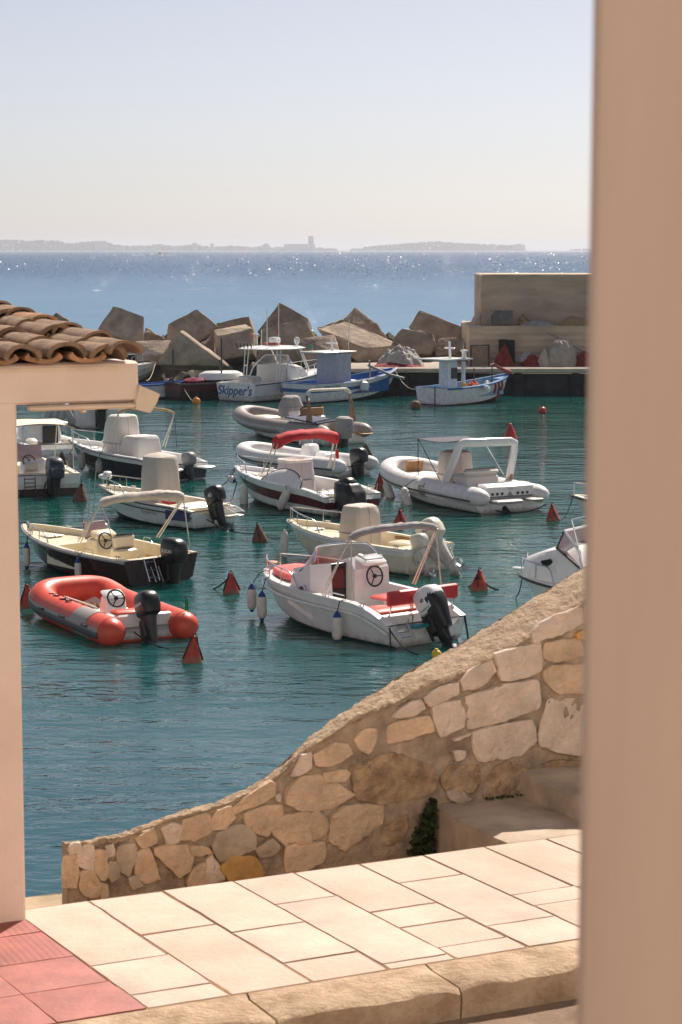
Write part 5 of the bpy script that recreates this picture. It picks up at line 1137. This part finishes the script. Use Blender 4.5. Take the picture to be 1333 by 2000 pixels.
m=M(); m.box((2.4,0,.7),(.6,.7,.8),bev=.06); b.add(m,'console',W); rightbow=b
# ================================================================ 7 left boats
b=Boat('open_boat','white boat with dark outboard and beige awning, cut off by the porch pillar',(96,968),112,5.6,2.3)
b.hull(.66,.95,[BROWNH,BROWNH,WD,W,W,W],[(0,.16,'rel',.05),(.16,.58,'abs',.3),(.58,.97,'rel',.12)],CREAM2,gun=.22,rail=W)
b.outboard(.0,-.12,.50,tilt=0,s=1.5,cowl=mat('slate_cowl',(.035,.045,.06),.3,.2,6,coat=.3),leg=BLACK,txt=('YAMAHA',.07,'aft'),txtm=LETW)
b.ladder(-.03,.62,.62,.12,.34,4,.06,mt=DARK)
m=M(); m.box((1.6,.1,.78),(.7,.8,.55),bev=.06,top=(.8,.9)); b.add(m,'console',W); m=M(); m.box((1.75,.2,1.22),(.04,.85,.55),rot=(0,R(12),0),bev=.01); b.add(m,'windscreen',PINKG)
m=M(); m.box((.95,.3,.85),(.3,.5,.3),bev=.08); b.add(m,'backrest',CREAM2); b.wheel(Vector((1.35,.3,1.0)),.2,70,mt=MAROON)
def awn(u,v): return (1.0+2.2*u,1.15-2.3*v,2.12+.10*math.sin(math.pi*v)-.03*math.sin(u*12)*(v>.9)-(.07 if v in(0,1) else 0))
m=M(); m.grid(awn,12,10); m.grid(lambda u,v:Vector(awn(u,v))-Vector((0,0,.02)),12,10); b.add(m,'awning',CANVASL,smooth=60)
b.pole([(1.1,-1.1,2.08),(.75,-1.02,.72)],[(1.1,1.1,2.08),(.75,1.02,.72)],[(3.1,-1.1,2.08),(3.1,-1.0,.8)],[(3.1,1.1,2.08),(3.1,1.0,.8)],[(2.1,.3,2.1),(2.1,.3,.6)],name='awning_pole',r=.02,mt=PALEROD); leftb=b
b=Boat('cabin_boat','white wheelhouse boat behind the awning boat at the left',(108,897),112,6.0,2.4)
b.hull(.55,.75,[AQUA,WD,W,W,W],[(0,.2,'rel',.2),(.2,.5,'abs',.35),(.5,.97,'rel',.05)],W,gun=.2,rail=GREY)
m=M(); m.box((2.4,0,.82),(1.5,1.5,.78),bev=.08,top=(.8,.9)); b.add(m,'wheelhouse',W); m=M(); m.box((1.63,-.25,.80),(.04,.6,.68),bev=.01); b.add(m,'cabin_door',BLACK); m=M(); m.box((2.3,0,1.24),(1.8,1.8,.07),bev=.03); b.add(m,'roof',W)
m=M()
for s_ in (1,-1): m.box((.75,s_*.7,.62),(.5,.4,.25),bev=.08)
b.add(m,'stern_seat',CREAM2); leftc=b
# ================================================================ 8 boat behind the beam with dark outboard
b=Boat('motor_boat','motor boat with tan seats and tall dark outboard, seen below the porch beam',(198,836),106,6.6,2.4)
b.hull(.85,1.1,[AQUA,W,W,W,W],[(0,.10,'rel',.06),(.10,.55,'abs',.4),(.55,.97,'rel',.05)],W,gun=.16,rail=None)
m=M(); m.box((.55,.6,.95),(.3,.95,.55),bev=.08); m.box((.55,-.6,.95),(.3,.95,.55),bev=.08); b.add(m,'backrest',TAN)
b.outboard(-.05,.05,.72,tilt=0,s=1.75,cowl=mat('blue_black_cowl',(.02,.026,.045),.25,.2,6,coat=.4),leg=BLACK,txt=('SUZUKI',.06,'aft'),txtm=LETW)
m=M(); m.box((3.2,0,1.2),(1.2,1.4,.7),bev=.1,top=(.7,.85)); b.add(m,'console',W); behind=b
q=b
for i,(px,py,tl,lab) in enumerate(((95,812,20,'grey fender leaning below the porch beam, leftmost of the row'),(108,812,16,'grey fender below the porch beam, second from the left of the row'),(121,815,12,'grey fender below the porch beam, third from the left of the row'),(136,808,-25,'long pale fender tilted across the row below the porch beam'))):
    p=at(px,838,0); o=empty('fender',Vector((p.x,p.y,.62)),0); rot=(0,R(tl),0)
    m=M(); m.lathe([(.04,-.5),(.13,-.42),(.16,-.3),(.16,.3),(.13,.42),(.05,.5)],(0,0,0),14,rot=rot); m.build('fender_body',RIBLG,o); m=M(); m.lathe([(.05,.5),(.03,.58),(.01,.6)],(0,0,0),8,rot=rot); m.build('fender_cap',GREY,o); tag(o,lab,'fender','boat fenders')
p=at(150,833,0); o=empty('fender',Vector((p.x,p.y,.75)),0); m=M(); m.lathe([(.40*math.cos(t),.46*math.sin(t)) for t in [R(-88)+R(176)*i/10 for i in range(11)]],(0,0,0),16); m.build('fender_body',mat('blue_ball',(.03,.10,.38),.45,.2,6),o); m=M(); m.lathe([(.05,.44),(.05,.56),(.01,.57)],(0,0,0),8); m.build('fender_cap',DARK,o); tag(o,'big round blue fender below the porch beam','fender','boat fenders')
# ================================================================ 15 sport fishing boat
b=Boat('sport_fishing_boat','white sport fishing boat with hardtop and blue lettering on its stern',(461,784),51,7.0,2.9,'sport fishing boat')
b.hull(.92,1.42,[NAVY,WD,W,W,W,W],[(0,.05,'rel',.02),(.05,.42,'abs',.45),(.42,.97,'rel',.02)],W,gun=.18,rail=NAVY,railr=.03,u0=.4,stem=.14)
text("Skipper's",.66,(-.004,.10,.54),(R(90),0,R(-90)),mat('royal_blue_lettering',(.05,.13,.36),.4,.1,9),b.o,shear=.25,bold=.016)
m=M(); m.box((1.5,.35,.85),(.7,1.1,.75),bev=.06); b.add(m,'cockpit_locker',WD)
m=M(); m.loft([[(2.9,1.15,1.0),(4.6,1.0,1.2),(4.3,.9,1.62),(2.9,1.0,1.72)],[(2.9,.0,1.0),(5.4,0,1.3),(4.8,0,1.72),(2.9,0,1.85)],[(2.9,-1.15,1.0),(4.6,-1.0,1.2),(4.3,-.9,1.62),(2.9,-1.0,1.72)]]); b.add(m,'cabin',W,smooth=30)
m=M(); m.box((2.82,0,1.28),(.10,2.0,1.0),bev=.03); b.add(m,'enclosure_curtain',CANVASW)
g,f=glass_arc(3.5,1.08,1.55,.70,.55,.8,20); b.add(g,'windscreen',GLASSP); m=M(); m.tube([f(i/20,1) for i in range(21)],.03,6); m.tube([(2.3,1.12,1.05),(2.6,1.1,1.6),(3.1,1.05,2.0),f(0,1)],.04,6); m.tube([(2.3,-1.12,1.05),(2.6,-1.1,1.6),(3.1,-1.05,2.0),f(1,1)],.04,6); b.add(m,'windscreen_frame',W)
m=M(); m.loft([rrect(2.9,0,2.62,1.7,1.28,3.2,32),rrect(2.9,0,2.66,1.78,1.34,3.2,32),rrect(2.9,0,2.74,1.5,1.1,3.2,32),rrect(2.9,0,2.77,1.0,.7,3.2,32)]); b.add(m,'hardtop',W,smooth=50)
b.pole([(1.9,1.15,1.0),(2.0,1.1,2.62)],[(2.1,1.15,1.0),(2.3,1.1,2.62)],[(1.9,-1.15,1.0),(2.0,-1.1,2.62)],[(2.1,-1.15,1.0),(2.3,-1.1,2.62)],[(4.7,.95,1.4),(3.9,1.0,2.62)],[(4.7,-.95,1.4),(3.9,-1.0,2.62)],[(4.9,-.9,1.4),(4.1,-.95,2.62)],[(1.95,1.13,1.7),(2.15,1.13,1.75)],name='hardtop_post',r=.03,mt=W)
m=M(); m.lathe([(.30,0),(.32,.06),(.32,.2),(.25,.28),(.02,.3)],(3.2,.1,2.92),16); b.add(m,'radar',W); m=M(); m.box((3.1,.2,2.86),(.5,.8,.12),bev=.03); b.add(m,'life_raft',mat('red_case',(.5,.1,.05),.5,.2,6)); m=M(); m.lathe([(.04,-.2),(.15,-.02),(.16,.12),(.1,.22),(.01,.24)],(3.9,-.85,2.98),12); b.add(m,'satellite_dome',W)
b.pole([(2.6,.1,2.75),(2.6,.1,4.7)],[(3.0,-.35,2.75),(3.02,-.35,5.0)],[(2.2,.8,2.75),(2.2,.8,3.4),(2.35,.55,3.4),(2.35,.55,2.75)],[(2.9,.75,2.75),(2.9,.75,3.6)],name='aerial',r=.022,mt=W)
m=M(); 
for y in (1.0,.75,.5,.25,0): m.tube([(1.25,y,2.7),(1.2,y,2.95)],.03,6)
b.add(m,'rod_holder',DARK)
m=M(); m.grid(lambda u,v:(3.05-.22*u,-.34+.03*math.sin(u*7),3.75-.35*v-.1*u),5,4); m.grid(lambda u,v:(2.25-.25*u,.82,3.45-.3*v),5,3); b.add(m,'flag',mat('faded_flag',(.50,.16,.10),.8,.4,6))
b.railing(3.4,6.9,.5,-1,posts=4,inset=.08,r=.022); b.railing(3.4,6.9,.5,1,posts=4,inset=.08,r=.022)
skip=b
fender(b,2.2,.62,'blue fender lying along the side of the sport fishing boat',side=-1,L_=1.0,r=.17,cap=GREY,body=mat('blue_ball',(.03,.1,.38)),tilt=(0,82))
# ================================================================ 16 fishing boat with lilac wheelhouse
def fboat_hull(b,zs,zb,mats,interior,gunm):
    b.hull(zs,zb,mats,[(0,.04,'rel',.02),(.04,.86,'abs',.35),(.86,.97,'rel',.1)],interior,gun=.12,rail=gunm,railr=.045,u0=.25,p=2.4,q=.8,se=2.4,stem=.08,keel=.4,flare=.15)
b=Boat('fishing_boat','wooden fishing boat with tall lilac grey wheelhouse and blue inside',(582,786),47,7.6,2.5,'fishing boat')
fboat_hull(b,.95,1.50,[DARK,WOODW,WOODW,BLUEP,WOODW,WOODW],BLUEP,WOODW)
m=M(); m.box((2.6,-.1,1.4),(1.15,1.45,2.15),bev=.04); b.add(m,'wheelhouse',LILAC); m=M(); m.box((2.2,-.1,2.52),(2.5,1.75,.09),bev=.03); b.add(m,'roof',WD)
m=M(); m.tube([(2.6,0,2.55),(2.55,0,3.25)],.06,8); m.box((2.57,0,2.95),(.08,.8,.08),bev=.02); b.add(m,'mast',W); b.pole([(3.3,-.5,2.55),(3.35,-.5,4.2)],[(1.4,.3,2.55),(1.4,.3,2.95)],name='aerial',r=.018)
m=M(); m.grid(lambda u,v:(1.4-.2*u,.3+.02*math.sin(u*8),2.92-.22*v),4,3); b.add(m,'flag',GREENF)
m=M(); m.tube([(4.6,-.7,1.75),(5.8,-1.15,1.22),(6.6,-1.45,1.0)],.07,8); m.tube([(4.9,-.6,.9),(4.7,-.7,2.0)],.05,6); b.add(m,'boom',GREY)
m=M(); m.lathe([(.20,-.2),(.26,0),(.2,.2),(.05,.27)],(3.6,-b.hb(3.6)-.15,.72),12); b.add(m,'white_float',WOODW)
m=M(); 
for x in (3.5,4.0): m.tube([(x,-b.hb(x)+.05,b.zsh(x)+.03),(x,-b.hb(x)-.07,b.zsh(x)),(x,-b.hb(x)-.09,.25)],.035,6)
b.add(m,'hose',ROPEL)
m=M(); m.box((4.1,-.2,.72),(.9,.9,.5),bev=.15); m.wobble(.12,2); b.add(m,'fish_boxes',WOODW); m=M(); m.box((3.75,.1,.85),(.3,.5,.3),bev=.05); b.add(m,'red_crate',REDV)
text('GC 410A',.30,(1.35,-b.hb(1.35)-.012,.72),(R(94),0,R(-1)),LETD,b.o)
lil=b
# ================================================================ 17 blue and white fishing boat
b=Boat('fishing_boat','white and blue fishing boat with slim wheelhouse and red nets aboard',(843,791),45,5.9,2.35,'fishing boat')
fboat_hull(b,.86,1.36,[MAROON,WOODW,WOODW,WOODW,WOODW,WOODW],LBLUE,BLUEP)
m=M(); m.box((1.35,.1,1.30),(.75,.62,1.75),bev=.03); b.add(m,'wheelhouse',WOODW); m=M(); m.box((1.45,-.235,1.55),(.42,.06,.55),bev=.01); b.add(m,'doorway',DARK)
m=M(); m.box((1.9,-.45,1.28),(.2,.2,1.8),bev=.05); b.add(m,'post',WOODW)
m=M(); m.loft([[(x,y,2.24+(.10 if x<1.6 else .0)*0) for x,y in ((.1,1.25),(2.3,1.05),(2.3,-.75),(.1,-.85))],[(x,y,2.31) for x,y in ((.1,1.25),(2.3,1.05),(2.3,-.75),(.1,-.85))]]); b.add(m,'roof',W)
m=M(); m.tube([(1.5,.1,2.3),(1.45,.1,3.15)],.065,8); m.box((1.47,.1,2.82),(.09,.72,.08),bev=.02); b.add(m,'mast',W); m=M(); m.lathe([(.12,0),(.12,.35),(.2,.36),(.2,.42),(.02,.45)],(1.9,-.5,2.3),12); b.add(m,'light',W); b.pole([(1.9,-.45,2.3),(1.85,-.45,3.6)],name='aerial',r=.016)
m=M(); m.tube([(3.9,-.5,1.85),(4.1,-.55,1.92),(5.0,-.4,1.62),(6.0,-.05,1.42)],[.06,.08,.1,.13],8); b.add(m,'red_boom',mat('faded_red_paint',(.42,.12,.09),.6,.3,5)); b.pole([(4.0,-.55,.8),(4.0,-.55,1.9)],[(3.9,.6,.8),(3.9,.6,1.7)],name='boom_post',r=.03,mt=DARK)
m=M(); m.lathe([(.02,-.02),(.16,.02),(.19,.16),(.12,.28),(.02,.3)],(2.7,-b.hb(2.7)-.18,.62),12); b.add(m,'white_float',WOODW)
m=M(); m.box((-.01,-.25,.5),(.05,.05,.95),bev=.01); b.add(m,'rudder_strap',BLACK); m=M(); m.box((1.6,-.75,.9),(.2,.3,.4),bev=.08); b.add(m,'yellow_oilskin',YEL)
bluefb=b
NETR=mat('red_fishing_net',(.36,.03,.025),.9,.45,6,.04,30,col2=(.10,.012,.012)); NETO=mat('coral_fishing_net',(.58,.11,.055),.9,.4,14,.02,60); TARP=mat('grey_tarp',(.44,.41,.38),.8,.2,5,.01,20); NETT=mat('tan_fishing_net',(.52,.34,.17),.9,.4,14,.03,50)
def pile(name,label,cat,c,sx,sy,h,mt,seed,rough=.12,rz=0,peak=1.0,drape=False):
    m=M(); o=Vector(c)
    def fn(u,v):
        a=2*math.pi*u; r_=v; q=Vector((math.cos(a)*2,math.sin(a)*2,seed*3.1)); w_=1+.22*noise.noise(q)
        x=sx*r_*w_*math.cos(a); y=sy*r_*w_*math.sin(a); z=h*(1-r_**(1.6 if not drape else 2.4))**peak
        n_=noise.noise(Vector((x*2.3,y*2.3,seed)))*rough+noise.noise(Vector((x*6,y*6,seed)))*rough*.8+noise.noise(Vector((x*13,y*13,seed)))*rough*.5+(.12*h*math.sin(a*9+seed)*r_*(1-r_) if drape else 0)
        return (x,y,max(0,z+n_*h*(1-r_**4)))
    m.grid(fn,72,26); ob=m.build(name,mt,smooth=35 if not drape else 70); ob.location=o; ob.rotation_euler.z=rz; return tag(ob,label,cat)
pile('fishing_net','heap of coral red net inside the white and blue fishing boat','fishing net',b.W((3.0,-.15,.36)),.75,.62,.75,NETO,3,rz=b.a)
pile('white_sack','white sack beside the coral net in the fishing boat','sack',b.W((3.85,-.35,.36)),.45,.4,.72,WOODW,5,rz=b.a)
m=M(); 
for k in range(3): x=3.55+.35*k; m.grid(lambda u,v:(x+.18*u+.05*math.sin(v*5),-b.hb(x)-.06,b.zsh(x)-.02-(.5+.35*(k==1))*v),3,8)
o=m.build('hanging_net',NETR); o.location=b.o.location; o.rotation_euler.z=b.a; tag(o,'dark red net hanging over the side of the white and blue boat','fishing net')
# ================================================================ 18, 19, 20 small boats at the left of the breakwater
b=Boat('rowing_boat','blue and white wooden rowing boat lying left of the maroon hull',(232,778),11,4.6,1.8,'rowing boat')
fboat_hull(b,.72,1.05,[DARK,WOODW,WOODW,WOODW,WOODW,BLUEP],BLUEP,BLUEP); m=M(); m.box((2.0,0,.6),(.25,1.5,.06),bev=.01); m.box((3.2,0,.7),(.25,1.1,.06),bev=.01); b.add(m,'thwart',LBLUE); rowb=b
b=Boat('small_boat','dark maroon boat with pale cuddy top between rowing boat and sport fishing boat',(338,781),33,4.6,2.0)
fboat_hull(b,.85,1.15,[DARK,BROWNH,BROWNH,MAROON,MAROON,MAROON],BROWNH,DARK)
m=M(); m.loft([rrect(2.9,0,1.0,1.3,.8,2.5,24),rrect(2.9,0,1.3,1.2,.72,2.5,24),rrect(2.9,0,1.42,.9,.55,2.5,24)]); b.add(m,'cuddy',W,smooth=60); m=M(); m.box((1.3,0,.95),(.8,1.2,.3),bev=.12); m.wobble(.06,3); b.add(m,'folded_cover',mat('magenta_cover',(.33,.03,.09),.8,.3,6)); b.pole([(.3,.5,.5),(.3,.5,2.6)],[(2.6,-.6,.5),(2.6,-.6,3.2)],[(3.0,.3,1.0),(3.0,.3,2.0)],name='mooring_post',r=.045,mt=DARK); marb=b
b=Boat('motor_boat','white boat whose bow and rail show just right of the roof tiles',None,22,6.5,2.3,bow=(309,706),zbow=1.5)
b.hull(1.05,1.5,[DARK,GREY,WD,WD,W],[(0,.4,'abs',.5),(.4,.97,'rel',.02)],W,gun=.2,rail=WD); b.railing(4.6,6.3,.55,-1,posts=2,inset=.1,r=.022); b.railing(4.6,6.3,.55,1,posts=2,inset=.1,r=.022); bowb=b

fittings(maroon,hatch=(4.35,maroon.zsh(4.35)-.10)); fittings(cruiser,us=(.16,.88)); fittings(cream,hatch=(4.0,cream.zsh(4.0)-.10)); fittings(greycon,hatch=(4.0,greycon.zsh(4.0)-.10)); fittings(navy,hatch=(5.2,navy.zsh(5.2)-.13)); fittings(redbim,hatch=(4.9,redbim.zsh(4.9)-.09)); fittings(cuddy,us=(.9,)); fittings(rightbow,us=(.86,)); fittings(skip,us=(.05,.75)); fittings(leftb,us=(.08,.3))
# ================================================================ buoys
buoy(452,1158,'red cone buoy with black rope in open water right of the maroon boat')
buoy(375,1293,'red cone buoy nearest the viewer, beside the stern of the orange inflatable',hgt=.50,tilt=(6,-4))
buoy(936,1152,'dull red cone buoy tangled in black rope, right of the cruiser',hgt=.46,r=.22,tilt=(-5,6),mt=BUOYR)
buoy(1081,1017,'red cone buoy just right of the white roll bar inflatable',hgt=.48,r=.21,tilt=(8,0))
buoy(997,858,'clean red cone buoy farthest right, above the white roll bar',hgt=.66,r=.30,rope=False,mt=mat('bright_buoy_red',(.60,.045,.03),.4,.15,6))
buoy(743,957,'small red cone buoy between the red bimini boat and the white roll bar inflatable',hgt=.52,r=.22)
buoy(157,979,'rusty brown cone buoy at the stern of the awning boat',hgt=.58,r=.24,mt=BUOYB,tilt=(0,14))
buoy(508,1058,'brown weed covered buoy in open water left of the cream boat',hgt=.50,r=.22,mt=BUOYB,tilt=(0,-12))
buoy(715,893,'brown weed covered buoy behind the white tube end, below the grey inflatable',hgt=.46,r=.24,mt=BUOYB)
buoy(122,914,'brown buoy beside the pole of the beige awning',hgt=.55,r=.24,mt=BUOYB)
buoy(55,1186,'red cone buoy half hidden behind the porch pillar',hgt=.50,r=.21)
buoy(782,1023,'small red cone buoy behind the grey rolled bimini of the cruiser',hgt=.40,r=.2)
buoy(1060,807,'bright red ball buoy in front of the quay',r=.20,ball=True,mt=mat('bright_buoy_red',(.6,.045,.03)))
buoy(384,789,'orange ball buoy in front of the maroon hull by the breakwater',r=.22,ball=True,mt=BUOYO)
buoy(812,798,'dull red ball buoy under the stern of the white and blue fishing boat',r=.26,ball=True,rope=False,mt=BUOYB)
buoy(853,1284,'yellow float at the water just above the wall, by the cruiser stern',r=.10,ball=True,rope=False,mt=YEL)
# ================================================================ mooring ropes
def bowp(b,x=None,y=0,dz=.02): x=x or b.L*.98; return b.W((x,y,b.zsh(x)+dz))
def wpx(px,py,z=0.02): return at(px,py,z)
rope(cruiser.W((.02,1.0,.42)),wpx(818,1278),.12,'black rope from the cruiser stern down to the water',.014)
rope(cruiser.W((.0,.98,.42)),cruiser.W((-.02,.98,-.05)),.0,'short black rope hanging straight down at the cruiser stern corner',.014)
rope(cruiser.W((.0,-1.0,.46)),cruiser.W((-.1,-1.02,-.05)),.0,'black rope hanging at the far stern corner of the cruiser',.02)
rope(archrib.W((1.6,1.0,.8)),at(1068,985,.42),.55,'dark rope from the white inflatable stern to the red buoy on its right',.02)
rope(wpx(1080,1000,.5),bowp(rightbow),.45,'rope from the red buoy to the small white bow at the right',.014)
rope(bowp(cuddy),wpx(1008,1165),.15,'thin rope from the bow of the cuddy boat down to the water',.014)
rope(bowp(redbim),wpx(405,945,.3),.35,'upper dark rope from the red bimini boat to the pale boat on its left',.014)
rope(redbim.W((5.8,.2,.5)),greycon.W((.1,-.2,.7)),.45,'lower dark rope between the red bimini boat and the tilted black outboard',.018)
rope(greycon.W((.0,.3,.25)),wpx(497,1042,.2),.12,'dark rope from the pale boat stern to the brown buoy',.018)
rope(wpx(520,1045,.1),cream.W((4.6,.2,.6)),.15,'dark rope from the brown buoy to the bow of the cream boat',.016)
rope(at(452,1122,.42),wpx(417,1150,.0),.05,'black rope trailing left from the red buoy by the maroon boat',.02)
rope(at(936,1128,.3),wpx(975,1152,.0),.06,'black rope trailing right from the tangled red buoy',.02)
rope(at(932,1126,.34),wpx(916,1146,.0),.04,'black rope trailing left from the tangled red buoy',.022)
rope(orib.W((-.1,.3,.2)),wpx(330,1268,.0),.05,'dark rope in the water behind the orange inflatable',.016)
rope(bowp(maroon),wpx(57,1088,.02),.15,'thin dark rope from the maroon bow to the water',.012)
rope(lil.W((7.4,0,1.5)),bluefb.W((.3,.9,.9)),.55,'pale rope sagging between the two fishing boats',.022,ROPEL)
rope(marb.W((.2,-.8,.7)),wpx(392,790),.25,'pale rope from the dark maroon boat to the water',.02,ROPEL)
rope(bowp(bowb),rowb.W((1.5,.4,.9)),.3,'pale rope between the white bow and the rowing boat',.02,ROPEL)
rope(leftb.W((0,.1,.45)),wpx(80,972,.02),.1,'dark rope at the stern of the awning boat',.02)
rope(redbim.W((.1,-.9,.6)),at(738,942,.42),.12,'rope from the red bimini boat stern to the small red buoy',.014)
rope(at(749,944,.42),bowp(archrib,6.3,.0,-.05),.2,'rope from the small red buoy to the white inflatable bow',.014)
# ================================================================ things on the quay
def qp(px,py,D): return aty(px,py,D)
yw=Q+3
def ground(px,D,z): p=aty(px,700,D); return Vector((p.x,D,z))
pile('tarpaulin','grey white tarpaulin heap on the quay between the two fishing boats','tarpaulin',ground(783,Q+2.2,zq),1.25,1.0,1.0,TARP,2,.2,drape=True)
pile('fishing_net','flat dark red net under the grey tarpaulin on the quay','fishing net',ground(775,Q+1.6,zq),1.5,.7,.28,NETR,9)
pile('fishing_net','pointed heap of red net in front of the black box on the quay','fishing net',ground(986,Q+2.0,zq),.62,.6,1.15,NETR,4,.16,peak=1.4)
pile('fishing_net','low red net heap in the middle of the quay wall foot','fishing net',ground(1040,Q+2.0,zq),.75,.6,.62,NETR,6)
pile('sack','white sacks lying on the low red net by the wall','sack',ground(1028,Q+2.3,zq+.25),.62,.4,.52,TARP,8,.2)
pile('tarpaulin','tall beige tarpaulin draped over a stack against the ledge wall','tarpaulin',ground(1096,Q+2.0,zq),.92,.7,1.45,mat('beige_tarp',(.46,.40,.32),.85,.15,4,.01,20),11,.06,peak=.6,drape=True)
pile('tarpaulin','folded cream canvas leaning left of the tall beige tarpaulin','tarpaulin',ground(1063,Q+1.7,zq),.40,.4,.95,mat('cream_tarp',(.56,.48,.38),.85,.15,4,.01,20),13,.15,peak=.9)
pile('fishing_net','red net heap at the right end of the quay by the near pillar','fishing net',ground(1143,Q+2.0,zq),.72,.6,.85,NETR,14)
pile('fishing_net','tan net heap lying on top of the ledge wall','fishing net',ground(1122,Q+3.9,zl),.95,.5,.50,NETT,15,.22,peak=.6)
pile('tarpaulin','flat grey tarpaulin on the ledge left of the tan net','tarpaulin',ground(1050,Q+4.0,zl),1.1,.6,.28,TARP,16,.2)
m=M(); m.box((-.22,0,.72),(.42,.4,1.42),bev=.03); m.box((.22,0,.70),(.42,.4,1.38),bev=.03); o=m.build('black_box',mat('sooty_black',(.012,.011,.010),.8,.3,5)); o.location=ground(990,Q+2.72,zq); tag(o,'tall black box standing against the ledge wall behind the red net','box')
r=empty('metal_frame',ground(941,Q+1.3,zq)); m=M()
for x in (-.55,.42): m.tube([(x,0,0),(x,0,1.15)],.03,6); m.tube([(x,.8,0),(x,.8,1.15)],.03,6)
for y in (0,.8): m.tube([(-.55,y,1.12),(.42,y,1.2 if y==0 else 1.12)],.03,6)
m.tube([(.42,0,1.15),(.42,.8,1.15)],.03,6); m.tube([(-.55,0,1.15),(-.55,.8,1.15)],.03,6); m.build('frame',mat('rusty_iron',(.10,.075,.06),.8,.4,8),r); m=M(); m.box((-.05,.8,.55),(.9,.02,1.0),bev=.005); m.build('mesh_panel',mat('tan_mesh',(.36,.25,.16),.9,.2,6),r); tag(r,'rusty open metal frame at the left end of the ledge wall','metal frame')
r=empty('crate',ground(980,Q+3.9,zl)); m=M()
m.box((0,0,.42),(1.15,.55,.70),bev=.02); 
for x in (-.2,.25): m.box((x,-.29,.44),(.10,.05,.86),bev=.01)
m.build('crate_body',mat('slate_grey_wood',(.20,.19,.18),.85,.25,4),r); m=M(); m.box((0,0,.80),(1.25,.62,.06),bev=.01); m.build('lid',mat('slate_grey_wood',(.2,.19,.18)),r); tag(r,'slate grey wooden crate on the ledge below the tall wall','crate')
m=M(); m.box((0,0,.42),(.10,.5,1.05),rot=(0,R(36),0),bev=.01); o=m.build('plank',mat('pale_plank',(.36,.30,.24),.85,.2,4)); o.location=ground(953,Q+3.7,zl); tag(o,'pale plank leaning on the left of the slate grey crate','plank')
pile('float_heap','small heap of yellowish floats right of the slate grey crate','floats',ground(1023,Q+4.1,zl),.42,.35,.62,mat('dull_yellow',(.40,.30,.12),.8,.5,5),21,.35)
m=M(); m.tube([(-1.2,0,1.6),(.0,-.1,1.0),(1.1,-.2,.4)],.045,6); o=m.build('pole',GREY); o.location=ground(1112,Q+2.4,zq+.2); tag(o,'thin grey pole leaning down over the tall beige tarpaulin','pole')
r=empty('bush',ground(903,Q+4.0,zq)); m=M(); rnd=random.Random(8)
for k in range(500):
    a=rnd.uniform(0,6.3); q=rnd.random()**.5; P=Vector((.55*q*math.cos(a),.4*q*math.sin(a),rnd.uniform(.05,.95)*(1-.4*q))); s_=rnd.uniform(.02,.045); d=Vector((rnd.uniform(-1,1),rnd.uniform(-1,1),rnd.uniform(0,1))).normalized()*s_*1.6; e_=d.cross(Vector((rnd.uniform(-1,1),1,0))).normalized()*s_*.5
    m.add([P-d,P+e_,P+d,P-e_],[(0,1,2,3)])
m.build('twigs',mat('dry_twigs',(.34,.26,.17),.9,.3,8),r,smooth=0); m=M()
for k in range(7): a=k*.9; m.tube([(0,0,0),(.35*math.cos(a),.25*math.sin(a),.75)],.012,5)
m.build('stem',DARK,r); tag(r,'dry twiggy bush at the left foot of the ledge wall','bush')
# ================================================================ lettering to real meshes, pieces to parts of their own
bpy.context.view_layer.update(); dg=bpy.context.evaluated_depsgraph_get()
for o in [o for o in bpy.data.objects if o.type=='FONT']:
    me=bpy.data.meshes.new_from_object(o.evaluated_get(dg)); me.materials.clear(); me.materials.append(o.data.materials[0])
    n=bpy.data.objects.new('lettering',me); COL.objects.link(n); n.parent=o.parent; n.location=o.location; n.rotation_euler=o.rotation_euler
    bpy.data.objects.remove(o)
SPLIT={'fender_cap','stern_seat','seat_box','seat','swim_platform','swim_step','stern_handle','bimini_frame','hardtop_post','awning_pole','aerial','rod_holder','drain_port','grab_rail','backrest_post','side_hatch','roll_bar_foot','thwart','shade_pole','hose','flag','bollard','seat_cushion','bench_cushion','backrest','oar','boom_post','mooring_post','anchor_winch','side_stripe'}
ONE={'bimini_frame':'frame_pole'}
for o in list(bpy.data.objects):
    base=o.name.split('.')[0]
    if o.type!='MESH' or base not in SPLIT or o.parent is None: continue
    me=o.data; n=len(me.vertices); par=list(range(n))
    def find(i):
        while par[i]!=i: par[i]=par[par[i]]; i=par[i]
        return i
    for ed in me.edges:
        a,b_=find(ed.vertices[0]),find(ed.vertices[1])
        if a!=b_: par[a]=b_
    groups={}
    for p in me.polygons: groups.setdefault(find(p.vertices[0]),[]).append(p.index)
    if len(groups)<2: continue
    for gi,ps in groups.items():
        mp={}; vs=[]; fs=[]
        for pi in ps:
            f=[]
            for vi in me.polygons[pi].vertices:
                if vi not in mp: mp[vi]=len(vs); vs.append(me.vertices[vi].co.copy())
                f.append(mp[vi])
            fs.append(f)
        m2=bpy.data.meshes.new(base); m2.from_pydata([tuple(v) for v in vs],[],fs)
        for mt_ in me.materials: m2.materials.append(mt_)
        m2.polygons.foreach_set('use_smooth',[True]*len(fs)); m2.set_sharp_from_angle(angle=R(40))
        q=bpy.data.objects.new(ONE.get(base,base),m2); COL.objects.link(q); q.parent=o.parent; q.matrix_local=o.matrix_local.copy()
    bpy.data.objects.remove(o)
